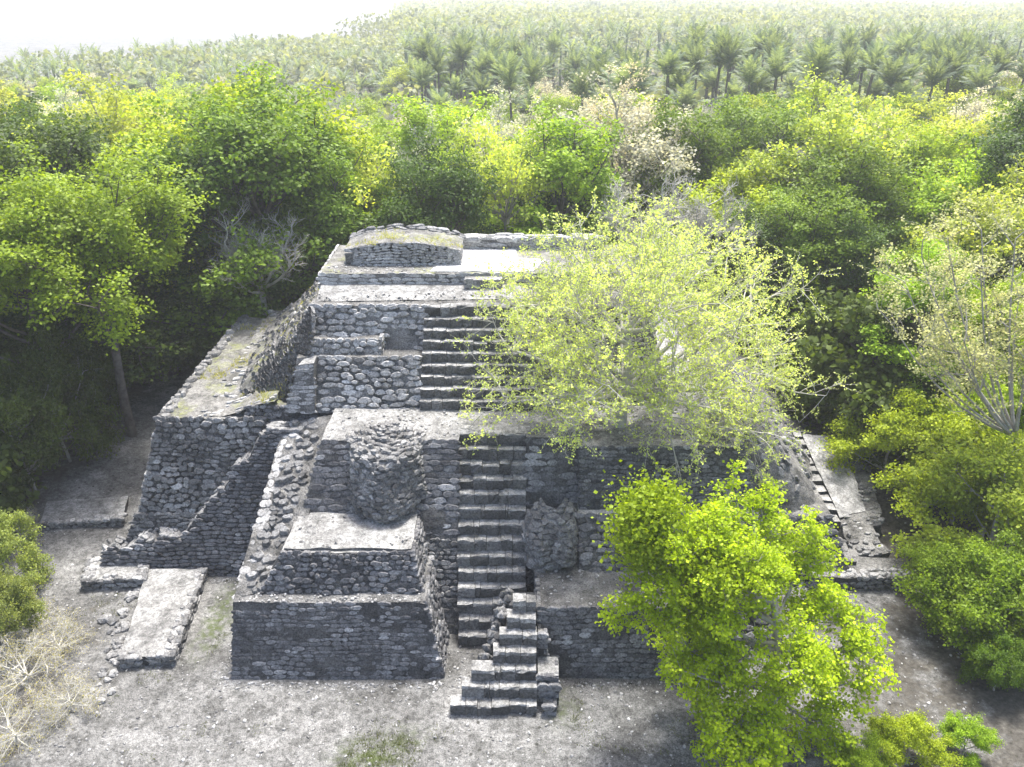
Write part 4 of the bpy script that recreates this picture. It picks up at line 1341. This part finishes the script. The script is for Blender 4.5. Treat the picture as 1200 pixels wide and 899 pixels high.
# understorey along the forest edge
edge = []
for t in np.linspace(0, 1, 26):
    edge.append((-25.0 - 1.0 * t + rng.uniform(-1, 1), 29 + 17 * t + rng.uniform(-1, 1), "left"))
for t in np.linspace(0, 1, 24):
    edge.append((-21 + 40 * t + rng.uniform(-1, 1), 46.2 + rng.uniform(-.6, 1.4), "rear"))
for t in np.linspace(0, 1, 14):
    edge.append((18.3 + 2 * t + rng.uniform(-1, 1), 34 + 13 * t + rng.uniform(-1, 1), "right"))
for q in range(70):
    x = rng.uniform(-36, -25.5); edge.append((x, rng.uniform(28, 50), "left"))
for q in range(34):
    edge.append((rng.uniform(-22, 16), rng.uniform(47, 53), "rear"))
for q in range(26):
    edge.append((rng.uniform(20, 30), rng.uniform(33, 50), "right"))
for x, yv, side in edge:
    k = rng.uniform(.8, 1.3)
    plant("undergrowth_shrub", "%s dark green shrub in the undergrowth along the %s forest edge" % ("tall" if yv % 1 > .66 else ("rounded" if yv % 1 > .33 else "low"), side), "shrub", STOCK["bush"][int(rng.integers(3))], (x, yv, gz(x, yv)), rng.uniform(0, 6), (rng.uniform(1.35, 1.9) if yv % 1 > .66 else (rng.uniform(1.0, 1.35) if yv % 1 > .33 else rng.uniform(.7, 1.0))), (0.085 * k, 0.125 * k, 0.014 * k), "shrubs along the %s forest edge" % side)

# ---- near shrubs and trees at the right
def near_plant(name, label, cat, stock, px, py, d, colr, wide=1.0, seed=0, h0=3.4):
    p = atd(px, py, d)
    z0 = gz(p[0], p[1])
    sc = (p[2] - z0) / h0
    return plant(name, label, cat, stock, (p[0], p[1], z0), seed * 1.7, sc * wide, colr, None, zscale=sc)
BIGBUSH = [grow(181 + k, 4.6, 2.7, 0.6, limbs=15, m2=7, m3=6, leaf_n=46, leaf_size=0.115, cluster=0.16, trunk_r=0.09, low=0.15, twigs=True, bark=M_BARK_PALE) for k in range(3)]
near_plant("leafy_shrub", "bright green shrub beside the smooth ramp, with bare ground behind it", "shrub", BIGBUSH[0], 1062, 470, 32.5, (0.360, 0.450, 0.024), .9, 1, 4.6)
near_plant("leafy_shrub", "yellow-green rounded shrub under the half-bare tree", "shrub", BIGBUSH[1], 1150, 490, 30.0, (0.360, 0.450, 0.024), .95, 2, 4.6)
near_plant("leafy_shrub", "light green shrub hanging over the low right platform", "shrub", BIGBUSH[2], 1200, 525, 27.0, (0.360, 0.450, 0.043), .95, 3, 4.6)
near_plant("leafy_shrub", "olive green dense shrub beside the end of the low right platform", "shrub", BIGBUSH[0], 1135, 640, 24.0, (0.248, 0.359, 0.019), .95, 4, 4.6)
near_plant("leafy_shrub", "dark olive shrub over the leaf litter at the right", "shrub", BIGBUSH[1], 1180, 655, 22.5, (0.212, 0.316, 0.017), .95, 5, 4.6)
near_plant("leafy_shrub", "dark green glossy shrub at the right edge of the clearing", "shrub", BIGBUSH[2], 1185, 750, 20.5, (0.124, 0.216, 0.014), .8, 6, 4.6)
near_plant("leafy_shrub", "low lime green shrub below the lime tree", "shrub", BIGBUSH[1], 1075, 842, 17.6, (0.360, 0.450, 0.019), .9, 7, 4.6)
near_plant("leafy_shrub", "bright green shrub beside the low lime shrub at the right", "shrub", BIGBUSH[2], 1140, 845, 17.9, (0.292, 0.450, 0.022), .9, 11, 4.6)
near_plant("leafy_shrub", "small fresh green shrub in front of the lime tree", "shrub", BIGBUSH[0], 1020, 872, 17.2, (0.324, 0.450, 0.022), 1.0, 12, 4.6)
near_plant("leafy_shrub", "tall green shrub behind the half-bare tree", "shrub", BIGBUSH[2], 1195, 420, 32.5, (0.322, 0.450, 0.024), .8, 8, 4.6)

# half-bare pale tree at the right edge
base = np.array([19.6, 28.6, gz(19.6, 28.6)])
tg = [rel(1060, 330, 29.5), rel(1045, 380, 28.8), rel(1080, 300, 31), rel(1110, 280, 29.8), rel(1150, 270, 31), rel(1190, 280, 29), rel(1100, 360, 27.8), rel(1075, 410, 28),
      rel(1150, 330, 27.6), rel(1195, 340, 30), rel(1230, 300, 29), rel(1220, 380, 28), rel(1130, 400, 27.4), rel(1090, 335, 32)]
mesh_half = grow(211, 11, 4.6, 2.5, m2=6, m3=6, m4=2, leaf_n=12, leaf_size=0.09, cluster=0.11, trunk_r=0.15, leafmat=M_LEAF_PALE, targets=tg, fork=0.3, b2=0.26, b3=0.15, twigs=True, bark=M_BARK_PALE, lean=(0.4, 0.4), upb=0.2)
plant("half_bare_tree", "half-bare tree with many pale forking branches at the right edge", "tree", mesh_half, base, color=(0.55, 0.56, 0.24))

# ---- dry shrubs at the lower left
DRY = [grow(301 + k, 2.6, 2.0, 0.2, limbs=14, m2=6, m3=5, m4=4, leaf_n=1, leaf_size=0.07, cluster=0.06, trunk_r=0.075, twigs=True, bark=M_TWIG_DRY, b2=.5, b3=.3, low=.1, upb=.1, droop=.25, wob=.2) for k in range(3)]
for k, (px, py, d, wd, lab) in enumerate([
        (15, 760, 20.8, 1.0, "dry straw-coloured shrub of tangled bare twigs in the lower left corner"),
        (70, 800, 19.6, .9, "sprawling leafless shrub of whitish twigs over a dark hollow"),
        (5, 830, 18.4, .9, "whitish leafless shrub in front of the dry thicket"),
        (60, 730, 22.3, .9, "thin dry shrub with a few yellow leaves beside the scattered stones"),
        (25, 700, 23.6, .8, "grey twiggy shrub below the green left shrub"),
        (20, 600, 29.0, .7, "small leafless grey shrub at the end of the low kerb")]):
    near_plant("dry_shrub", lab, "shrub", DRY[k % 3], px, py, d, (0.36, 0.33, 0.12), wd * 1.2, k, 2.6)
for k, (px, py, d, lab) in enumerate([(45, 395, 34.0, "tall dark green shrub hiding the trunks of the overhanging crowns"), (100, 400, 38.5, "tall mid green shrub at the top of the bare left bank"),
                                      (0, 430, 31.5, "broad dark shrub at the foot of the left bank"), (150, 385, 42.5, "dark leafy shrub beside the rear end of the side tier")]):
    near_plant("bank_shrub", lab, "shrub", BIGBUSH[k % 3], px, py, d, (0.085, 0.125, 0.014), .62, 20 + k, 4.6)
near_plant("leafy_shrub", "yellow-green shrub at the left edge above the dry thicket", "shrub", BIGBUSH[0], -6, 612, 25.5, (0.33, 0.40, 0.10), .7, 9, 4.6)
near_plant("leafy_shrub", "dull green shrub at the left edge behind the dry thicket", "shrub", BIGBUSH[2], -8, 680, 22.8, (0.26, 0.31, 0.08), .7, 10, 4.6)

# ---- palm grove behind the forest
pc = 0
for k in range(2000):
    d = 90 + 62 * rng.random() ** 1.0
    x = rng.uniform(-0.66 * d, 0.66 * d)
    if pc >= 290: break
    dens = 0.9 if x > -0.1 * d else 0.55
    if rng.random() > dens: continue
    h = rng.uniform(6.8, 12.4) if x > -0.12 * d else rng.uniform(4.0, 6.0)
    k_ = rng.uniform(.8, 1.25)
    side = "right" if x > 0.18 * d else ("left" if x < -0.12 * d else "middle")
    plant("palm_tree", {"right": "grey-green feather palm in the grove beyond the right forest", "left": "hazy low feather palm far beyond the left forest", "middle": "pale feather palm in the grove straight behind the temple"}[side],
          "palm", STOCK["palm"][int(rng.integers(6))], (x, d, gz(x, d)), rng.uniform(0, 6.28), rng.uniform(.62, 1.12), (0.22 * k_, 0.28 * k_, 0.18 * k_), "palms of the %s grove" % side, zscale=h / 10.0)  # greyer, paler fronds: distance haze put into the colour
    pc += 1

# ---- palms beyond those, too many to tell apart
def far_palms():
    r = np.random.default_rng(123)
    bag = MeshBag()
    for q in range(620):
        d = 145 + 130 * r.random()
        x = r.uniform(-0.68 * d, 0.68 * d)
        if d > 165 and x < d * (-0.74 + (d - 165) / 270.0): continue
        h = r.uniform(8.5, 12.0) if x > -0.12 * d else r.uniform(4.5, 6.5)
        top = np.array([x, d, gz(x, d) + h])
        bag.add(*tubes(np.array([[top - [0, 0, h], top]]), .22, .18, 4), np.full(4, .15))
        nf = 13
        for k in range(nf):
            th = k * 2.39996 + r.normal(0, .3)
            el = np.interp(k / nf, [0, 1], [1.45, .45]) + r.normal(0, .12)
            L = 3.0 * r.uniform(.8, 1.2)
            hor = np.array([math.cos(th), math.sin(th), 0]); sd_ = np.array([-math.sin(th), math.cos(th), 0])
            qq = np.linspace(0, 1, 6)
            ang = el - 0.9 * qq ** 1.4
            pts = top + np.cumsum(np.concatenate([[np.zeros(3)], (np.cos(ang[:-1])[:, None] * hor + np.sin(ang[:-1])[:, None] * np.array([0, 0, 1.0])) * L / 5]), 0)
            w = (0.42 * np.sin(np.pi * (0.1 + .85 * qq)))[:, None]
            a = pts + sd_ * w - [0, 0, .12]; b = pts - sd_ * w - [0, 0, .12]
            V = np.concatenate([pts, a, b])
            i = np.arange(5)
            F = np.concatenate([np.stack([i, i + 1, i + 6], 1), np.stack([i, i + 12, i + 1], 1)])
            bag.add(V, F, np.full(10, np.clip(r.normal(.5, .2), 0, 1)))
    o = link("far_palms", bag.build("far_palms", M_LEAF))
    o.color = (0.22, 0.28, 0.18, 1)  # same greyed green, with haze painted in
    tag(o, "hazy mass of feather palms far behind the nearer grove", "palms", kind="stuff")
far_palms()

# broadleaf and dry trees standing among the palms
for q in range(64):
    d = rng.uniform(98, 165); x = rng.uniform(-.66 * d, .66 * d)
    kind = ["mid", "bright", "airy", "dry", "dry", "dark"][int(rng.integers(6))]
    hh = rng.uniform(8.0, 12.5) if x > -.12 * d else rng.uniform(5.5, 7.5)
    forest_tree(kind, x, d, hh, "among the palms", "trees among the palms", rng.uniform(.9, 1.3))

# ---- the far forest, one hazy mass
def far_forest():
    r = np.random.default_rng(99)
    pts = []
    for lo, hi, sp in ((96, 240, 8.5), (240, 420, 9.0), (420, 900, 15.0)):
        yv = lo
        while yv < hi:
            xs = np.arange(-0.68 * yv - 10, 0.68 * yv + 10, sp)
            xs = xs + r.uniform(-sp * .4, sp * .4, len(xs))
            for x in xs:
                if yv > 165 and x < yv * (-0.74 + (yv - 165) / 270.0 + .08 * math.sin(x * .05)) and x < -0.12 * yv: continue
                if yv < 200 and r.random() < .75: continue
                pts.append((x, yv + r.uniform(-sp * .4, sp * .4), sp))
            yv += sp * (0.9 if yv < 420 else 1.2)
    pts = np.array(pts)
    bag = MeshBag()
    n = len(pts)
    z0 = ground_z(pts[:, 0], pts[:, 1])
    left = pts[:, 0] < -0.12 * pts[:, 1]
    h = np.where(left & (pts[:, 1] < 300), r.uniform(5.5, 8.5, n), np.where(pts[:, 1] < 240, r.uniform(6, 9, n), r.uniform(9.5, 14.0, n)))
    m = 130
    rad = pts[:, 2] * r.uniform(.42, .68, n)
    dirs = unit(r.normal(0, 1, (n, m, 3)) * np.array([1, 1, .8]) + np.array([0, 0, .45]))
    lump = 0.82 + 0.36 * vnoise(dirs * 1.6 + r.uniform(0, 50, (n, 1, 3)), 1.5)
    p = dirs * lump[..., None] * np.stack([rad, rad, h * .38], -1)[:, None]
    p = p + np.stack([pts[:, 0], pts[:, 1], z0 + h * .62], -1)[:, None]
    size = np.repeat(rad * .21, m)
    tone = np.clip(r.normal(0, .12, (n, m)) + r.uniform(.2, .8, (n, 1)), 0, 1)
    V, F, T = leaves(p.reshape(-1, 3), dirs.reshape(-1, 3), 1.0, r, tone.ravel(), .45, .5)
    V = V.reshape(-1, 4, 3)
    V = V[:, :1] + (V - V[:, :1]) * size[:, None, None]
    bag.add(V.reshape(-1, 3), F, T)
    o = link("far_forest", bag.build("far_forest", M_LEAF))
    o.color = (0.28, 0.31, 0.19, 1)  # canopy colour paled to carry part of the far haze
    tag(o, "hazy far-off forest canopy fading into white air", "forest", kind="stuff")
    print("far trees", n)
far_forest()

# ------------------------------------------------------------------ loose stones, pebbles and grass
def rock_mesh(seed):
    r = np.random.default_rng(seed)
    phi = (1 + 5 ** .5) / 2
    v = np.array([(-1, phi, 0), (1, phi, 0), (-1, -phi, 0), (1, -phi, 0), (0, -1, phi), (0, 1, phi), (0, -1, -phi), (0, 1, -phi), (phi, 0, -1), (phi, 0, 1), (-phi, 0, -1), (-phi, 0, 1)]) / 1.9
    f = [(0, 11, 5), (0, 5, 1), (0, 1, 7), (0, 7, 10), (0, 10, 11), (1, 5, 9), (5, 11, 4), (11, 10, 2), (10, 7, 6), (7, 1, 8), (3, 9, 4), (3, 4, 2), (3, 2, 6), (3, 6, 8), (3, 8, 9), (4, 9, 5), (2, 4, 11), (6, 2, 10), (8, 6, 7), (9, 8, 1)]
    v = v * (1 + r.normal(0, .16, (12, 1))) * np.array([1, r.uniform(.6, .9), r.uniform(.4, .65)])
    return v, np.array(f)
ROCKS = []
for k in range(6):
    v, f = rock_mesh(500 + k)
    ROCKS.append(new_mesh("fallen_stone", v, f.ravel(), np.full(20, 3), tone=np.full(20, .35 + .08 * k), mats=[M_STONE_GREY]))
rng = np.random.default_rng(17)
for q in range(46):
    t = rng.random()
    px = 158 - 42 * t + rng.normal(0, 9); py = 695 + 125 * t + rng.normal(0, 6)
    p = at(px, py, 0.0)
    o = link("fallen_stone", ROCKS[int(rng.integers(6))])
    sc = rng.uniform(.12, .30)
    o.location = (p[0], p[1], gz(p[0], p[1]) + sc * .18)
    o.scale = (sc, sc, sc); o.rotation_euler = (0, 0, rng.uniform(0, 6.28))
    tag(o, "pale fallen stone in the loose rubble beside the ruined platform", "stone", "fallen stones beside the ruined platform")

def pebbles():
    r = np.random.default_rng(3)
    bag = MeshBag()
    base_ = [rock_mesh(600 + k) for k in range(5)]
    n = 0
    while n < 2600:
        px, py = r.uniform(0, 1150), r.uniform(560, 930)
        p = at(px, py, 0)
        x, y_ = p[0], p[1]
        if -9.7 < x < 8.0 and y_ > 20.8: continue
        if -16.4 < x < 14 and y_ > 26: continue
        v, f = base_[n % 5]
        sc = .022 + .05 * r.random() ** 3
        a = r.uniform(0, 6.28)
        R = np.array([[math.cos(a), -math.sin(a), 0], [math.sin(a), math.cos(a), 0], [0, 0, 1]])
        bag.add(v @ R.T * sc + [x, y_, gz(x, y_) + sc * .2], f, np.full(20, np.clip(r.normal(.35, .3), 0, 1)))
        n += 1
    zones = [(lambda: (r.uniform(-6.8, -2.0), r.uniform(26.6, 29.0), ZT), 260), (lambda: (r.uniform(0.6, 8.2), r.uniform(26.8, 29.2), ZT), 420), (lambda: (r.uniform(-7.6, -3.5), r.uniform(23.2, 25.0), 3.80), 110),
             (lambda: (r.uniform(-8.0, 0.4), r.uniform(32.0, 33.7), ZU + .08), 320), (lambda: (r.uniform(-8.0, -2.5), r.uniform(34.0, 35.0), ZP), 160), (lambda: (r.uniform(1.0, 7.0), r.uniform(21.8, 23.6), 2.45), 160),
             (lambda: (r.uniform(-9.2, -3.1), r.uniform(21.95, 22.4), 2.46), 150), (lambda: (r.uniform(-9.9, -2.3), 20.85 - abs(r.normal(0, .18)), 0), 220), (lambda: (r.uniform(.9, 7.8), 20.85 - abs(r.normal(0, .18)), 0), 160),
             (lambda: (r.uniform(-16.4, -9.6), 26.25 - abs(r.normal(0, .2)), 0), 160), (lambda: (-9.6 - abs(r.normal(0, .2)), r.uniform(21, 26), 0), 120), (lambda: (r.uniform(-2.2, -.9), r.uniform(20.5, 22.5), 0), 60)]
    for fnz, cnt_ in zones:
        for q in range(cnt_):
            x, y_, z = fnz()
            v, f = base_[q % 5]
            sc = .02 + .055 * r.random() ** 2.2
            a = r.uniform(0, 6.28)
            R = np.array([[math.cos(a), -math.sin(a), 0], [math.sin(a), math.cos(a), 0], [0, 0, 1]])
            bag.add(v @ R.T * sc + [x, y_, (gz(x, y_) if z == 0 else z) + sc * .25], f, np.full(20, np.clip(r.normal(.4, .3), 0, 1)))
    o = link("pebbles", bag.build("pebbles", M_STONE_PALE))
    tag(o, "small pebbles strewn over the ground and the terraces", "pebbles", kind="stuff")
pebbles()

def grass(name, label, spots, colr, seed, blade=(.10, .26)):
    """spots: (fn(u,v), count, keep) -> tufts of narrow blades standing on the surface"""
    r = np.random.default_rng(seed)
    P = []
    for fn, n, thr in spots:
        u, v = r.random(n), r.random(n)
        p = fn(u, v)
        m = vnoise(p + 50, 0.9) + .25 * vnoise(p, 4.0) > thr
        P.append(p[m])
    P = np.concatenate(P)
    nb = 7
    p = np.repeat(P, nb, 0) + r.normal(0, .05, (len(P) * nb, 3)) * [1, 1, 0]
    d = unit(r.normal(0, .55, p.shape) * [1, 1, 0] + [0, 0, 1])
    side = unit(np.cross(d, r.normal(0, 1, p.shape)))
    L = r.uniform(*blade, len(p))[:, None]
    V = np.stack([p - side * .012 - [0, 0, .03], p + side * .012 - [0, 0, .03], p + d * L], 1).reshape(-1, 3)
    F = np.arange(len(V)).reshape(-1, 3)
    b = MeshBag()
    b.add(V, F, np.clip(r.normal(.5, .25, len(F)), 0, 1))
    o = link(name, b.build(name, M_LEAF))
    o.color = (*colr, 1)
    tag(o, label, "grass", kind="stuff")
grass("temple_grass", "yellow-green grass tufts on the ruined left tiers and summit", [(slope_fn, 1500, .74), (corner_fn, 900, .76), (bench_topf, 260, .70),
      (lambda u, v: np.stack([-13.9 + u * 1.6, 29.4 + v * 10, 5.62 + 0 * u], -1), 400, .74)], (0.46, 0.46, 0.14), 41, (.05, .17))
def gfn(cx, cy, rx, ry):
    def f(u, v):
        a = u * 6.283; q = np.sqrt(v)
        x = cx + rx * q * np.cos(a); y_ = cy + ry * q * np.sin(a)
        return np.stack([x, y_, ground_z(x, y_)], -1)
    return f
c1, c2, c3 = at(435, 885, 0), at(255, 725, 0), at(665, 825, 0)
grass("ground_grass", "thin low green grass on the bare ground before the bastion", [(gfn(c1[0], c1[1], 1.5, .9), 500, .6), (gfn(c2[0], c2[1], .6, 2.2), 260, .66), (gfn(c3[0], c3[1], .5, .8), 130, .62), (gfn(-4, 18.8, 8.5, 1.9), 700, .80), (gfn(4.5, 19.3, 4.5, 1.4), 420, .76), (gfn(-14.5, 22.5, 3.5, 3.0), 500, .76)], (0.12, 0.15, 0.03), 42, (.04, .11))

# ------------------------------------------------------------------ haze
def build_haze():
    x, y0, y1, z0, z1 = 1620.0, -1620.0, 1620.0, -6.0, 24.0
    v = [(-x, y0, z0), (x, y0, z0), (x, y1, z0), (-x, y1, z0), (-x, y0, z1), (x, y0, z1), (x, y1, z1), (-x, y1, z1)]
    f = [3, 2, 1, 0, 4, 5, 6, 7, 0, 1, 5, 4, 1, 2, 6, 5, 2, 3, 7, 6, 3, 0, 4, 7]
    m = bpy.data.materials.new("pale_haze")
    m.use_nodes = True
    nt = m.node_tree
    nt.nodes.clear()
    out = nt.nodes.new("ShaderNodeOutputMaterial")
    pv = nt.nodes.new("ShaderNodeVolumePrincipled")
    pv.inputs["Color"].default_value = (0.955, 0.978, 1.0, 1)
    pv.inputs["Density"].default_value = HAZE_DENSITY
    pv.inputs["Anisotropy"].default_value = 0.35
    nt.links.new(pv.outputs[0], out.inputs["Volume"])
    o = link("haze", new_mesh("haze", v, f, [4] * 6, mats=[m]))
    tag(o, "thin bright haze hanging over the forest", "haze", kind="stuff")
build_haze()
